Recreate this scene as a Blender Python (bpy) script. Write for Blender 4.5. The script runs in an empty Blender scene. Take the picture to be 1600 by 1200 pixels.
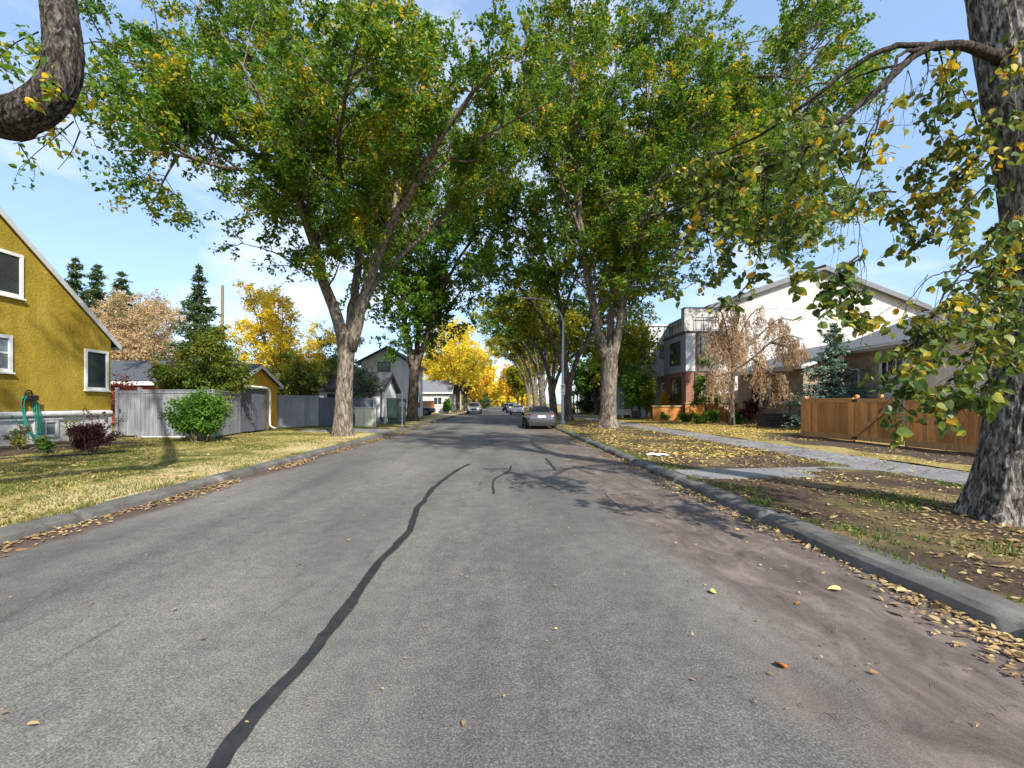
import bpy, math, random
import numpy as np
from mathutils import Vector, Matrix, noise as mnoise
random.seed(11); rng = np.random.default_rng(11)
SC = bpy.context.scene
COL = SC.collection
F, PX, PY, H = 700.0, 781.0, 631.0, 1.6      # photograph: focal length (px), vanishing point, eye height (m)
R = math.radians

def W(px, py, d):
    """the point d metres ahead that the photograph shows at (px, py)"""
    return Vector(((px-PX)/F*d, d, H+(PY-py)/F*d))

# ------------------------------------------------------------------ materials
class NT:
    def __init__(s, name):
        s.m = bpy.data.materials.new(name); s.m.use_nodes = True
        s.t = s.m.node_tree; s.t.nodes.clear()
        s.out = s.n('ShaderNodeOutputMaterial')
    def n(s, typ, **kw):
        nd = s.t.nodes.new(typ)
        for k, v in kw.items():
            if k.startswith('i_'):
                nd.inputs[k[2:].replace('_', ' ')].default_value = v
            else: setattr(nd, k, v)
        return nd
    def l(s, a, b): s.t.links.new(a, b)
    def coords(s, scale=(1,1,1), kind='Object', rot=(0,0,0)):
        tc = s.n('ShaderNodeTexCoord'); mp = s.n('ShaderNodeMapping')
        mp.inputs['Scale'].default_value = scale; mp.inputs['Rotation'].default_value = rot
        s.l(tc.outputs[kind], mp.inputs['Vector']); return mp.outputs['Vector']
    def noise(s, vec, scale=5, detail=4, rough=.55, dist=0):
        nd = s.n('ShaderNodeTexNoise'); nd.inputs['Scale'].default_value = scale
        nd.inputs['Detail'].default_value = detail; nd.inputs['Roughness'].default_value = rough
        nd.inputs['Distortion'].default_value = dist
        s.l(vec, nd.inputs['Vector']); return nd.outputs['Fac']
    def ramp(s, fac, stops, interp='LINEAR'):
        nd = s.n('ShaderNodeValToRGB'); cr = nd.color_ramp; cr.interpolation = interp
        while len(cr.elements) < len(stops): cr.elements.new(.5)
        for e, (p, c) in zip(cr.elements, stops):
            e.position = p; e.color = (*c, 1) if len(c) == 3 else c
        s.l(fac, nd.inputs['Fac']); return nd.outputs['Color']
    def mix(s, fac, a, b, typ='MIX'):
        nd = s.n('ShaderNodeMix', data_type='RGBA', blend_type=typ)
        for sock, v in ((nd.inputs[0], fac), (nd.inputs[6], a), (nd.inputs[7], b)):
            if hasattr(v, 'links') or hasattr(v, 'is_output'): s.l(v, sock)
            else: sock.default_value = v if not isinstance(v, tuple) else ((*v, 1) if len(v) == 3 else v)
        return nd.outputs[2]
    def math(s, op, a, b=None):
        nd = s.n('ShaderNodeMath', operation=op)
        for sock, v in zip(nd.inputs, (a, b)):
            if v is None: continue
            if hasattr(v, 'is_output'): s.l(v, sock)
            else: sock.default_value = v
        return nd.outputs[0]
    def maprange(s, v, a, b, c=0, d=1):
        nd = s.n('ShaderNodeMapRange', interpolation_type='SMOOTHSTEP')
        s.l(v, nd.inputs[0])
        for k, x in zip((1,2,3,4), (a,b,c,d)): nd.inputs[k].default_value = x
        return nd.outputs[0]
    def bump(s, h, strength=.3, dist=.01, normal=None):
        nd = s.n('ShaderNodeBump'); nd.inputs['Strength'].default_value = strength; nd.inputs['Distance'].default_value = dist
        s.l(h, nd.inputs['Height'])
        if normal is not None: s.l(normal, nd.inputs['Normal'])
        return nd.outputs['Normal']
    def pbr(s, col, rough=.8, normal=None, metallic=0, spec=.3, coat=0):
        b = s.n('ShaderNodeBsdfPrincipled')
        for k, v in (('Base Color', col), ('Roughness', rough), ('Metallic', metallic), ('Specular IOR Level', spec), ('Coat Weight', coat)):
            if hasattr(v, 'is_output'): s.l(v, b.inputs[k])
            else: b.inputs[k].default_value = (*v, 1) if isinstance(v, tuple) and len(v) == 3 else v
        if normal is not None: s.l(normal, b.inputs['Normal'])
        s.l(b.outputs[0], s.out.inputs[0]); return b

def surf(name, stops, scale=(1,1,1), nscale=4, detail=5, rough=.8, bump=.3, bdist=.01, bscale=None, bn=8, spec=.3, metallic=0, fine=0):
    m = NT(name); v = m.coords(scale)
    f = m.noise(v, nscale, detail, .6)
    c = m.ramp(f, stops)
    if fine:
        f2 = m.noise(m.coords(), fine, 3, .7)
        c = m.mix(.55, c, m.ramp(f2, [(.3, (.35,.35,.35)), (.7, (1,1,1))]), 'MULTIPLY')
    nrm = None
    if bump:
        nrm = m.bump(m.noise(m.coords(bscale or scale), bn, 5, .65), bump, bdist)
    m.pbr(c, rough, nrm, metallic, spec)
    return m.m

def plain(name, c, rough=.5, metallic=0, spec=.4, coat=0):
    k = .86
    return_ = NT(name); v = return_.coords()
    f = return_.noise(v, 3.2, 5, .6)
    col = return_.ramp(f, [(.3, tuple(x*k for x in c)), (.7, tuple(min(1, x*1.06) for x in c))])
    return_.pbr(col, rough, return_.bump(return_.noise(v, 40, 3), .05, .003), metallic, spec, coat)
    return return_.m

def leafmat(name, stops, trans=.38, rough=.5, clump=.6):
    """every leaf (mesh island) takes its own colour from the ramp"""
    m = NT(name)
    g = m.n('ShaderNodeNewGeometry')
    cl = m.noise(m.coords((1,1,1)), clump, 3, .6)
    f = m.math('ADD', m.math('MULTIPLY', g.outputs['Random Per Island'], .46), m.math('MULTIPLY', m.math('SUBTRACT', cl, .28), 1.3))
    c = m.ramp(f, stops)
    big = m.noise(m.coords(), .55, 2)
    c = m.mix(.5, c, m.ramp(big, [(.3, (.62,.66,.6)), (.7, (1.25,1.2,1.1))]), 'MULTIPLY')
    b = m.n('ShaderNodeBsdfPrincipled'); b.inputs['Roughness'].default_value = rough; b.inputs['Specular IOR Level'].default_value = .25
    m.l(c, b.inputs['Base Color'])
    t = m.n('ShaderNodeBsdfTranslucent'); m.l(m.mix(1.0, c, (1.3,1.2,.6), 'MULTIPLY'), t.inputs['Color'])
    mx = m.n('ShaderNodeMixShader'); mx.inputs[0].default_value = trans
    m.l(b.outputs[0], mx.inputs[1]); m.l(t.outputs[0], mx.inputs[2]); m.l(mx.outputs[0], m.out.inputs[0])
    return m.m

# ------------------------------------------------------------------ objects
def props(o, label=None, cat=None, group=None, kind=None):
    for k, v in (('label', label), ('category', cat), ('group', group), ('kind', kind)):
        if v: o[k] = v
    return o

def empty(name, loc, label, cat, group=None, rz=0):
    o = bpy.data.objects.new(name, None); COL.objects.link(o)
    o.location = loc; o.rotation_euler = (0, 0, rz); o.empty_display_size = .3
    return props(o, label, cat, group)

def link(name, me, mats, parent=None, loc=(0,0,0), smooth=False):
    o = bpy.data.objects.new(name, me); COL.objects.link(o)
    for m in (mats if isinstance(mats, (list, tuple)) else [mats]): me.materials.append(m)
    if smooth: me.shade_smooth()
    if parent is not None: o.parent = parent
    else: o.location = loc
    return o

def root_loc(p):
    while p.parent is not None: p = p.parent
    return p.location

def npmesh(name, V, Fc, mats, parent=None, loc=None, smooth=False, local=False):
    V = np.asarray(V, dtype=np.float32)
    o = np.array(root_loc(parent) if parent is not None else (loc or (0,0,0)), dtype=np.float32)
    if not local: V = V - o
    me = bpy.data.meshes.new(name); me.from_pydata(V, [], np.asarray(Fc, dtype=np.int32)); me.update()
    return link(name, me, mats, parent, tuple(loc or (0,0,0)), smooth)

class MB:
    """collects shapes in world coordinates and links them as ONE mesh object"""
    def __init__(s): s.v, s.f, s.mi, s.cur = [], [], [], 0
    def add(s, vs, fs):
        b = len(s.v); s.v.extend([tuple(v) for v in vs])
        for f in fs: s.f.append(tuple(b+i for i in f)); s.mi.append(s.cur)
        return s
    def obox(s, O, u, n, u0, u1, n0, n1, z0, z1):
        O, u, n = Vector(O), Vector(u), Vector(n)
        P = [O+u*a+n*b+Vector((0,0,c)) for c in (z0, z1) for a, b in ((u0,n0),(u1,n0),(u1,n1),(u0,n1))]
        return s.add(P, [(3,2,1,0),(4,5,6,7),(0,1,5,4),(1,2,6,5),(2,3,7,6),(3,0,4,7)])
    def box(s, x0, x1, y0, y1, z0, z1):
        return s.obox((0,0,0), (1,0,0), (0,1,0), x0, x1, y0, y1, z0, z1)
    def prism(s, poly, O, u, w, d0, d1):
        """poly in (u,z) around O, extruded along w from d0 to d1"""
        O, u, w = Vector(O), Vector(u), Vector(w); k = len(poly)
        P = [O+u*a+Vector((0,0,z))+w*d for d in (d0, d1) for a, z in poly]
        return s.add(P, [tuple(range(k))[::-1], tuple(range(k, 2*k))]+[(i, (i+1)%k, k+(i+1)%k, k+i) for i in range(k)])
    def tube(s, pts, rad, sides=8, cap=True):
        pts = [Vector(p) for p in pts]; k = len(pts)
        if not isinstance(rad, (list, tuple)): rad = [rad]*k
        t0 = (pts[1]-pts[0]).normalized()
        nrm = t0.orthogonal().normalized(); P = []
        for i, p in enumerate(pts):
            t = (pts[min(i+1, k-1)]-pts[max(i-1, 0)])
            t = t.normalized() if t.length > 1e-6 else t0
            nrm = (nrm - t*nrm.dot(t)); nrm = nrm.normalized() if nrm.length > 1e-5 else t.orthogonal().normalized()
            bi = t.cross(nrm)
            for j in range(sides):
                a = 2*math.pi*j/sides; P.append(p+(nrm*math.cos(a)+bi*math.sin(a))*rad[i])
        fs = [(i*sides+j, i*sides+(j+1)%sides, (i+1)*sides+(j+1)%sides, (i+1)*sides+j) for i in range(k-1) for j in range(sides)]
        if cap: fs += [tuple(range(sides))[::-1], tuple((k-1)*sides+j for j in range(sides))]
        return s.add(P, fs)
    def lathe(s, c, axis, prof, sides=16):
        """prof: (distance along axis, radius)"""
        c, axis = Vector(c), Vector(axis).normalized(); o = axis.orthogonal().normalized(); b = axis.cross(o); P = []
        for h, r in prof:
            for j in range(sides):
                a = 2*math.pi*j/sides; P.append(c+axis*h+(o*math.cos(a)+b*math.sin(a))*max(r, 1e-4))
        k = len(prof)
        return s.add(P, [(i*sides+j, i*sides+(j+1)%sides, (i+1)*sides+(j+1)%sides, (i+1)*sides+j) for i in range(k-1) for j in range(sides)]
                     + [tuple(range(sides))[::-1], tuple((k-1)*sides+j for j in range(sides))])
    def loft(s, rings, closed=True, cap=True):
        k = len(rings[0]); P = [p for r in rings for p in r]
        m = k if closed else k-1
        fs = [(i*k+j, i*k+(j+1)%k, (i+1)*k+(j+1)%k, (i+1)*k+j) for i in range(len(rings)-1) for j in range(m)]
        if cap and closed: fs += [tuple(range(k))[::-1], tuple((len(rings)-1)*k+j for j in range(k))]
        return s.add(P, fs)
    def quad(s, a, b, c, d): return s.add([a,b,c,d], [(0,1,2,3)])
    def build(s, name, mats, parent=None, loc=(0,0,0), smooth=False, local=False, bevel=0):
        o = Vector(root_loc(parent)) if parent is not None else Vector(loc)
        if local: o = Vector((0,0,0))
        me = bpy.data.meshes.new(name); me.from_pydata([tuple(Vector(v)-o) for v in s.v], [], s.f)
        if s.cur or any(s.mi): me.polygons.foreach_set('material_index', s.mi)
        me.update()
        ob = link(name, me, mats, parent, loc, smooth)
        if bevel:
            bv = ob.modifiers.new('bevel', 'BEVEL'); bv.width = bevel; bv.segments = 2; bv.limit_method = 'ANGLE'
        return ob

def thing_mesh(mb, name, mats, label, cat, loc=(0,0,0), group=None, **kw):
    return props(mb.build(name, mats, None, loc, **kw), label, cat, group)

def catmull(pts, step=.4):
    pts = [Vector(p) for p in pts]
    if len(pts) < 3: 
        n = max(2, int((pts[1]-pts[0]).length/step)); return [pts[0].lerp(pts[1], i/n) for i in range(n+1)]
    P = [pts[0]*2-pts[1]]+pts+[pts[-1]*2-pts[-2]]; out = []
    for i in range(1, len(P)-2):
        p0, p1, p2, p3 = P[i-1:i+3]; n = max(1, int((p2-p1).length/step))
        for j in range(n):
            t = j/n
            out.append(.5*((2*p1)+(p2-p0)*t+(2*p0-5*p1+4*p2-p3)*t*t+(3*p1-p0-3*p2+p3)*t**3))
    out.append(P[-2]); return out

# ------------------------------------------------------------------ leaves
def rand_unit(n):
    v = rng.normal(size=(n,3)); return v/np.linalg.norm(v, axis=1, keepdims=True)

def leaf_geo(P, size, shape='diamond', droop=.35, up=.5, aspect=.62, flat=False):
    """P (n,3) petiole points -> vertices, faces of n separate leaves"""
    n = len(P); P = np.asarray(P, dtype=np.float64); size = np.asarray(size).reshape(-1,1)*np.ones((n,1))
    a = rand_unit(n); a[:,2] = a[:,2]*(.15 if flat else .7)-(0 if flat else droop)
    a /= np.linalg.norm(a, axis=1, keepdims=True)
    r = rand_unit(n)*(.35 if flat else 1); r[:,2] += (1 if flat else up)
    nn = r-a*np.sum(r*a, axis=1, keepdims=True); nn /= np.linalg.norm(nn, axis=1, keepdims=True)+1e-9
    b = np.cross(nn, a)
    if shape == 'diamond':
        uv = [(0,0,0),(.45,.5,.12),(1,0,-.05),(.45,-.5,.12)]; fc = [(0,1,2,3)]
    elif shape == 'curl':
        uv = [(0,0,.05),(.35,.5,.22),(1,.05,.12),(.4,-.5,.2)]; fc = [(0,1,2,3)]
    else:  # ovate, folded along the midrib
        uv = [(0,0,0),(.02,.34,.05),(.30,.52,.07),(.62,.42,.05),(.86,.2,.01),(1.06,0,-.06),(.86,-.2,.01),(.62,-.42,.05),(.30,-.52,.07),(.02,-.34,.05),(.30,0,.0),(.62,0,-.01)]
        fc = [(0,1,2,10),(10,2,3,11),(11,3,4,5),(0,10,8,9),(10,11,7,8),(11,5,6,7)]
    k = len(uv); V = np.empty((n,k,3)); cu = rng.uniform(-.8, 2.6, (n,1)) if shape in ('ovate','curl') else 1.0
    for i, (x, y, z) in enumerate(uv):
        V[:,i] = P+size*(a*x+b*(y*aspect)+nn*z*cu)
    Fc = (np.array(fc)[None]+(np.arange(n)*k)[:,None,None]).reshape(-1,4)
    return V.reshape(-1,3), Fc

def leaf_obj(name, P, size, mat, parent=None, loc=None, **kw):
    V, Fc = leaf_geo(P, size, **kw)
    return npmesh(name, V, Fc, mat, parent, loc)

# ------------------------------------------------------------------ trees
def perp_dir(t):
    o = t.orthogonal().normalized(); o.rotate(Matrix.Rotation(random.uniform(0, 2*math.pi), 3, t)); return o

def sample(poly, t):
    x = t*(len(poly)-1); i = min(int(x), len(poly)-2); f = x-i
    return poly[i].lerp(poly[i+1], f), (poly[i+1]-poly[i]).normalized()

def wander(p, d, length, seg, wob=.22, lift=0., droop=0.):
    pts = [p.copy()]; d = d.normalized(); q = p.copy()
    for i in range(seg):
        d = (d+Vector((random.gauss(0,wob), random.gauss(0,wob), random.gauss(0,wob)+lift-droop*(i/seg)))).normalized()
        q = q+d*(length/seg); pts.append(q.copy())
    return pts

def grow(mb, limbs, den1=.8, L1=(2.4,4.5), n2=6, L2=(.8,1.9), tmin=.25, nl=60, tw=.42, zmin=0, lift=.05, droop=.12, r1=.05, twn=5, sides=(10,5,4), up=.25):
    """limbs: (points, r0, r1). Adds the limbs and their branches to mb; returns the leaf points"""
    LP = []
    def low(p):
        if zmin is None: return False
        return p.z < (float(zmin(np.array([p]))[0]) if callable(zmin) else zmin)-.1
    def twigs(poly, a=.2):
        Lr = sum((poly[i+1]-poly[i]).length for i in range(len(poly)-1))
        for _ in range(twn):
            p, t = sample(poly, random.uniform(a, 1))
            d = (t*.5+Vector(rand_unit(1)[0])+Vector((0,0,-.25))).normalized()
            k = max(3, int(nl/twn)); s = rng.uniform(0, tw, size=(k,1))
            c = np.array(p)+np.array(d)*s+rng.normal(0, .07, size=(k,3)); c[:,2] -= (s[:,0]**2)*.5
            LP.append(c)
    for pts, ra, rb in limbs:
        poly = catmull(pts, .5); n = len(poly)
        for i in range(1, n-1): poly[i] = poly[i]+Vector((random.gauss(0,1), random.gauss(0,1), 0))*min(.04, ra*.12)
        mb.tube(poly, [ra+(rb-ra)*(i/(n-1))**.8 for i in range(n)], sides[0] if ra > .08 else 7)
        Lt = sum((poly[i+1]-poly[i]).length for i in range(n-1))
        for k in range(max(2, int(Lt*den1))):
            t = random.uniform(tmin, 1); p, tg = sample(poly, t)
            d = (tg*random.uniform(.3,1)+perp_dir(tg)*.9+Vector((0,0,up))).normalized()
            L = random.uniform(*L1)*(1.15-.45*t); rr = max(.012, r1*(1.2-.6*t))
            b = wander(p, d, L, 5, .2, lift, droop)
            if low(b[-1]): continue
            mb.tube(b, [rr*(1-.8*i/5) for i in range(6)], sides[1], cap=False)
            for _ in range(n2):
                q, t2 = sample(b, random.uniform(.2, 1))
                e = (t2*.6+perp_dir(t2)*.9+Vector((0,0,.1))).normalized()
                b2 = wander(q, e, random.uniform(*L2), 3, .25, 0, droop*1.6)
                if low(b2[-1]): continue
                mb.tube(b2, [rr*.38, rr*.28, rr*.18, rr*.08], sides[2], cap=False)
                twigs(b2)
    P = np.concatenate(LP) if LP else np.zeros((0,3))
    if zmin is not None:
        zz = zmin(P) if callable(zmin) else zmin
        P = P[P[:,2] > zz]
    return P

def trunk_surface(mb, pts, rad, flare=.35, ridges=11, amp=.07, sides=40, step=.16, seed=0):
    """a bark-ridged trunk with root flare; pts/rad control polyline"""
    poly = catmull(pts, step); n = len(poly); P = []
    cum = [0]
    for i in range(n-1): cum.append(cum[-1]+(poly[i+1]-poly[i]).length)
    cp = [0]; 
    for i in range(len(pts)-1): cp.append(cp[-1]+(Vector(pts[i+1])-Vector(pts[i])).length)
    rr = np.interp(np.array(cum)/cum[-1], np.array(cp)/cp[-1], rad)
    nrm = Vector((1,0,0))
    for i, p in enumerate(poly):
        t = (poly[min(i+1,n-1)]-poly[max(i-1,0)]).normalized()
        nrm = (nrm-t*nrm.dot(t)).normalized(); bi = t.cross(nrm); h = cum[i]
        for j in range(sides):
            a = 2*math.pi*j/sides; r = rr[i]
            fl = flare*math.exp(-h/.38)*(.75+.55*math.sin(a*5+seed)+.25*math.sin(a*3+1.3*seed))
            nz = mnoise.noise(Vector((math.cos(a)*ridges*.42+seed, math.sin(a)*ridges*.42, h*2.1)))
            nz2 = mnoise.noise(Vector((math.cos(a)*1.3+seed*3, math.sin(a)*1.3, h*.55)))
            P.append(p+(nrm*math.cos(a)+bi*math.sin(a))*(r*(1+fl/max(r,.1)*.5+amp*(abs(nz)*-1.5+.3)+.09*nz2)))
    fs = [(i*sides+j, i*sides+(j+1)%sides, (i+1)*sides+(j+1)%sides, (i+1)*sides+j) for i in range(n-1) for j in range(sides)]
    fs += [tuple((n-1)*sides+j for j in range(sides))]
    mb.add(P, fs)
# ------------------------------------------------------------------ palette
def asphalt():
    m = NT('worn_asphalt'); v = m.coords()
    sp = m.n('ShaderNodeSeparateXYZ'); m.l(v, sp.inputs[0])
    fine = m.noise(v, 85, 5, .85); mid = m.noise(v, 5.5, 7, .72); big = m.noise(m.coords((1,.45,1)), .5, 4, .6)
    lane = m.noise(m.coords((.9,.035,1)), 1.0, 4, .6, .3)
    c = m.ramp(fine, [(.34, (.042,.040,.037)), (.5, (.118,.112,.104)), (.66, (.27,.256,.236))])
    c = m.mix(.6, c, m.ramp(mid, [(.3, (.60,.60,.60)), (.7, (1.30,1.29,1.27))]), 'MULTIPLY')
    c = m.mix(.75, c, m.ramp(big, [(.3, (.62,.62,.63)), (.5, (1,1,.99)), (.7, (1.5,1.48,1.44))]), 'MULTIPLY')
    c = m.mix(.8, c, m.ramp(lane, [(.35, (.78,.78,.79)), (.65, (1.22,1.21,1.19))]), 'MULTIPLY')
    # dried mud along the right kerb, a thinner film along the left one
    edge = m.maprange(sp.outputs[0], .5, 3.0); el = m.maprange(sp.outputs[0], -4.4, -5.7)
    mud = m.noise(m.coords((1,.4,1)), .75, 6, .62, .7)
    k = m.maprange(m.math('ADD', m.math('MULTIPLY', edge, .72), mud), .72, 1.02)
    mudc = m.ramp(m.noise(m.coords((1.2,.6,1)), 2.6, 9, .74, .6), [(.34, (.052,.038,.031)), (.5, (.122,.093,.079)), (.68, (.235,.19,.163))])
    c = m.mix(m.math('MULTIPLY', k, .8), c, mudc)
    k2 = m.maprange(m.math('ADD', m.math('MULTIPLY', el, .8), mud), .85, 1.25)
    c = m.mix(m.math('MULTIPLY', k2, .85), c, (.085,.048,.036))
    st = m.noise(m.coords((1.1,.22,1)), 1.6, 7, .7, 1.2); c = m.mix(m.math('MULTIPLY', m.maprange(st, .60, .70), .5), c, (.035,.030,.027))
    # scattered dark oil dots
    vo = m.n('ShaderNodeTexVoronoi'); vo.inputs['Scale'].default_value = 1.7; m.l(v, vo.inputs['Vector'])
    dot = m.maprange(vo.outputs['Distance'], .035, .02)
    c = m.mix(m.math('MULTIPLY', dot, .7), c, (.025,.024,.023))
    nrm = m.bump(m.noise(v, 110, 3, .7), .45, .006); nrm = m.bump(mid, .2, .012, nrm)
    m.pbr(c, .88, nrm, 0, .3); return m.m

def lawnmat(name, green, straw, dirt, gs=.5, w=(.42,.58), dr=(.60,.72), edge=False):
    m = NT(name); v = m.coords()
    f = m.noise(v, gs, 6, .65, .4); c = m.mix(m.maprange(f, *w), green, straw)
    c = m.mix(.75, c, m.ramp(m.noise(v, 26, 5, .75), [(.25, (.42,.42,.40)), (.5, (.95,.95,.9)), (.75, (1.55,1.5,1.4))]), 'MULTIPLY')
    d = m.noise(m.coords((1,.7,1)), gs*1.3+.1, 6, .62, .5)
    dc = m.ramp(m.noise(v, 30, 5, .75), [(.3, tuple(x*.55 for x in dirt)), (.7, tuple(x*1.5 for x in dirt))])
    c = m.mix(m.maprange(d, *dr), c, dc)
    if edge:   # dry straw strip along the kerb
        sp = m.n('ShaderNodeSeparateXYZ'); m.l(v, sp.inputs[0])
        k = m.math('ADD', m.maprange(sp.outputs[0], -8.6, -6.2), m.math('MULTIPLY', m.math('SUBTRACT', m.noise(v, .9, 6, .65), .5), 2.2))
        c = m.mix(m.maprange(k, .35, .95), c, m.ramp(m.noise(v, 30, 5, .75), [(.3, (.30,.235,.11)), (.7, (.66,.54,.29))]))
    nrm = m.bump(m.noise(v, 34, 5, .75), .8, .03)
    m.pbr(c, .95, nrm, 0, .1); return m.m

def concrete(name, a, b, ns=1.2):
    m = NT(name); v = m.coords()
    c = m.ramp(m.noise(v, ns, 6, .65), [(.3, a), (.7, b)])
    c = m.mix(.5, c, m.ramp(m.noise(v, 60, 4, .75), [(.3, (.6,.6,.6)), (.7, (1.15,1.15,1.15))]), 'MULTIPLY')
    sp = m.noise(m.coords((1,.6,1)), 3.5, 6, .75); c = m.mix(m.math('MULTIPLY', m.maprange(sp, .50, .66), .6), c, tuple(x*.45 for x in a))
    m.pbr(c, .88, m.bump(m.noise(v, 45, 5, .7), .4, .008), 0, .25); return m.m

def barkmat(name, dark, mid, light, s=1.0):
    m = NT(name); v = m.coords((7*s,7*s,1.9*s))
    f = m.noise(v, 1.6, 8, .68, .6); f2 = m.noise(m.coords((3*s,3*s,.8*s)), 1.2, 4, .6)
    c = m.ramp(f, [(.38, dark), (.49, mid), (.62, light)])
    c = m.mix(.55, c, m.ramp(f2, [(.3, (.62,.6,.58)), (.7, (1.2,1.18,1.14))]), 'MULTIPLY')
    nrm = m.bump(f, .9, .05); nrm = m.bump(m.noise(m.coords((26*s,26*s,5*s)), 1.6, 5, .7), .5, .012, nrm)
    m.pbr(c, .92, nrm, 0, .12); return m.m

def woodmat(name, cols, axis_scale=(9,9,.7), board=None, rough=.75):
    m = NT(name); v = m.coords(axis_scale)
    c = m.ramp(m.noise(v, 1.4, 7, .65, 1.2), [(.28, cols[0]), (.5, cols[1]), (.74, cols[2])])
    if board:   # each board (mesh island) its own tone
        g = m.n('ShaderNodeNewGeometry')
        c = m.mix(.8, c, m.ramp(g.outputs['Random Per Island'], [(0, tuple([board[0]]*3)), (1, tuple([board[1]]*3))]), 'MULTIPLY')
    st = m.noise(m.coords(), .9, 5, .6); c = m.mix(.6, c, m.ramp(st, [(.3, (.7,.68,.66)), (.7, (1.15,1.14,1.12))]), 'MULTIPLY')
    m.pbr(c, rough, m.bump(m.noise(v, 5, 5, .7), .3, .006), 0, .2); return m.m

def brickmat(name, c1, c2, mortar, sc=1.0, rot=(0,0,0)):
    m = NT(name); v = m.coords((1,1,1), 'Object', rot)
    b = m.n('ShaderNodeTexBrick'); m.l(v, b.inputs['Vector'])
    for k, x in (('Color1', c1), ('Color2', c2), ('Mortar', mortar)): b.inputs[k].default_value = (*x, 1)
    b.inputs['Scale'].default_value = sc; b.inputs['Brick Width'].default_value = .24; b.inputs['Row Height'].default_value = .08; b.inputs['Mortar Size'].default_value = .009
    c = m.mix(.5, b.outputs['Color'], m.ramp(m.noise(v, 5, 5, .7), [(.3, (.6,.6,.6)), (.7, (1.2,1.2,1.2))]), 'MULTIPLY')
    m.pbr(c, .9, m.bump(b.outputs['Fac'], -.4, .01), 0, .2); return m.m

def shinglemat(name, a, b):
    m = NT(name); v = m.coords()
    c = m.ramp(m.noise(m.coords((4,4,9)), 2.2, 6, .75), [(.3, a), (.7, b)])
    w = m.n('ShaderNodeTexWave', bands_direction='Z'); w.inputs['Scale'].default_value = 2.2; w.inputs['Distortion'].default_value = .6; m.l(v, w.inputs['Vector'])
    c = m.mix(.5, c, m.ramp(w.outputs['Fac'], [(.0, (.6,.6,.6)), (.25, (1,1,1))]), 'MULTIPLY')
    m.pbr(c, .9, m.bump(m.noise(v, 22, 4, .7), .4, .02), 0, .2); return m.m

def sidingmat(name, a, b):
    m = NT(name); v = m.coords()
    w = m.n('ShaderNodeTexWave', bands_direction='Z', wave_profile='SAW'); w.inputs['Scale'].default_value = 1.6; m.l(v, w.inputs['Vector'])
    c = m.mix(m.ramp(m.noise(v, 2, 4), [(.3, (0,0,0)), (.7, (1,1,1))]), a, b)
    c = m.mix(.6, c, m.ramp(w.outputs['Fac'], [(0, (.62,.62,.64)), (.1, (1,1,1))]), 'MULTIPLY')
    m.pbr(c, .6, m.bump(w.outputs['Fac'], .4, .02), 0, .3); return m.m

def glassmat(name, tint=(.03,.04,.045), rough=.04):
    m = NT(name)
    c = m.ramp(m.noise(m.coords((1,1,1.5)), 1.1, 4, .6), [(.35, tuple(x*.5 for x in tint)), (.65, tuple(x*1.6 for x in tint))])
    m.pbr(c, rough, m.bump(m.noise(m.coords(), .8, 2), .04, .05), 0, .5 if name == 'car_glass' else .9); return m.m

def stuccomat(name, stops, bump=.7, ns=.7):
    m = NT(name); v = m.coords()
    c = m.ramp(m.noise(v, ns, 6, .62), stops)
    c = m.mix(.7, c, m.ramp(m.noise(m.coords((1.4,1.4,.35)), 1.3, 6, .65), [(.32, (.74,.72,.70)), (.62, (1.06,1.06,1.06))]), 'MULTIPLY'); g = m.noise(v, 13, 5, .75); c = m.mix(.6, c, m.ramp(g, [(.3, (.62,.60,.56)), (.65, (1.14,1.14,1.14))]), 'MULTIPLY')
    m.pbr(c, .95, m.bump(g, bump, .03), 0, .12); return m.m

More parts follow.
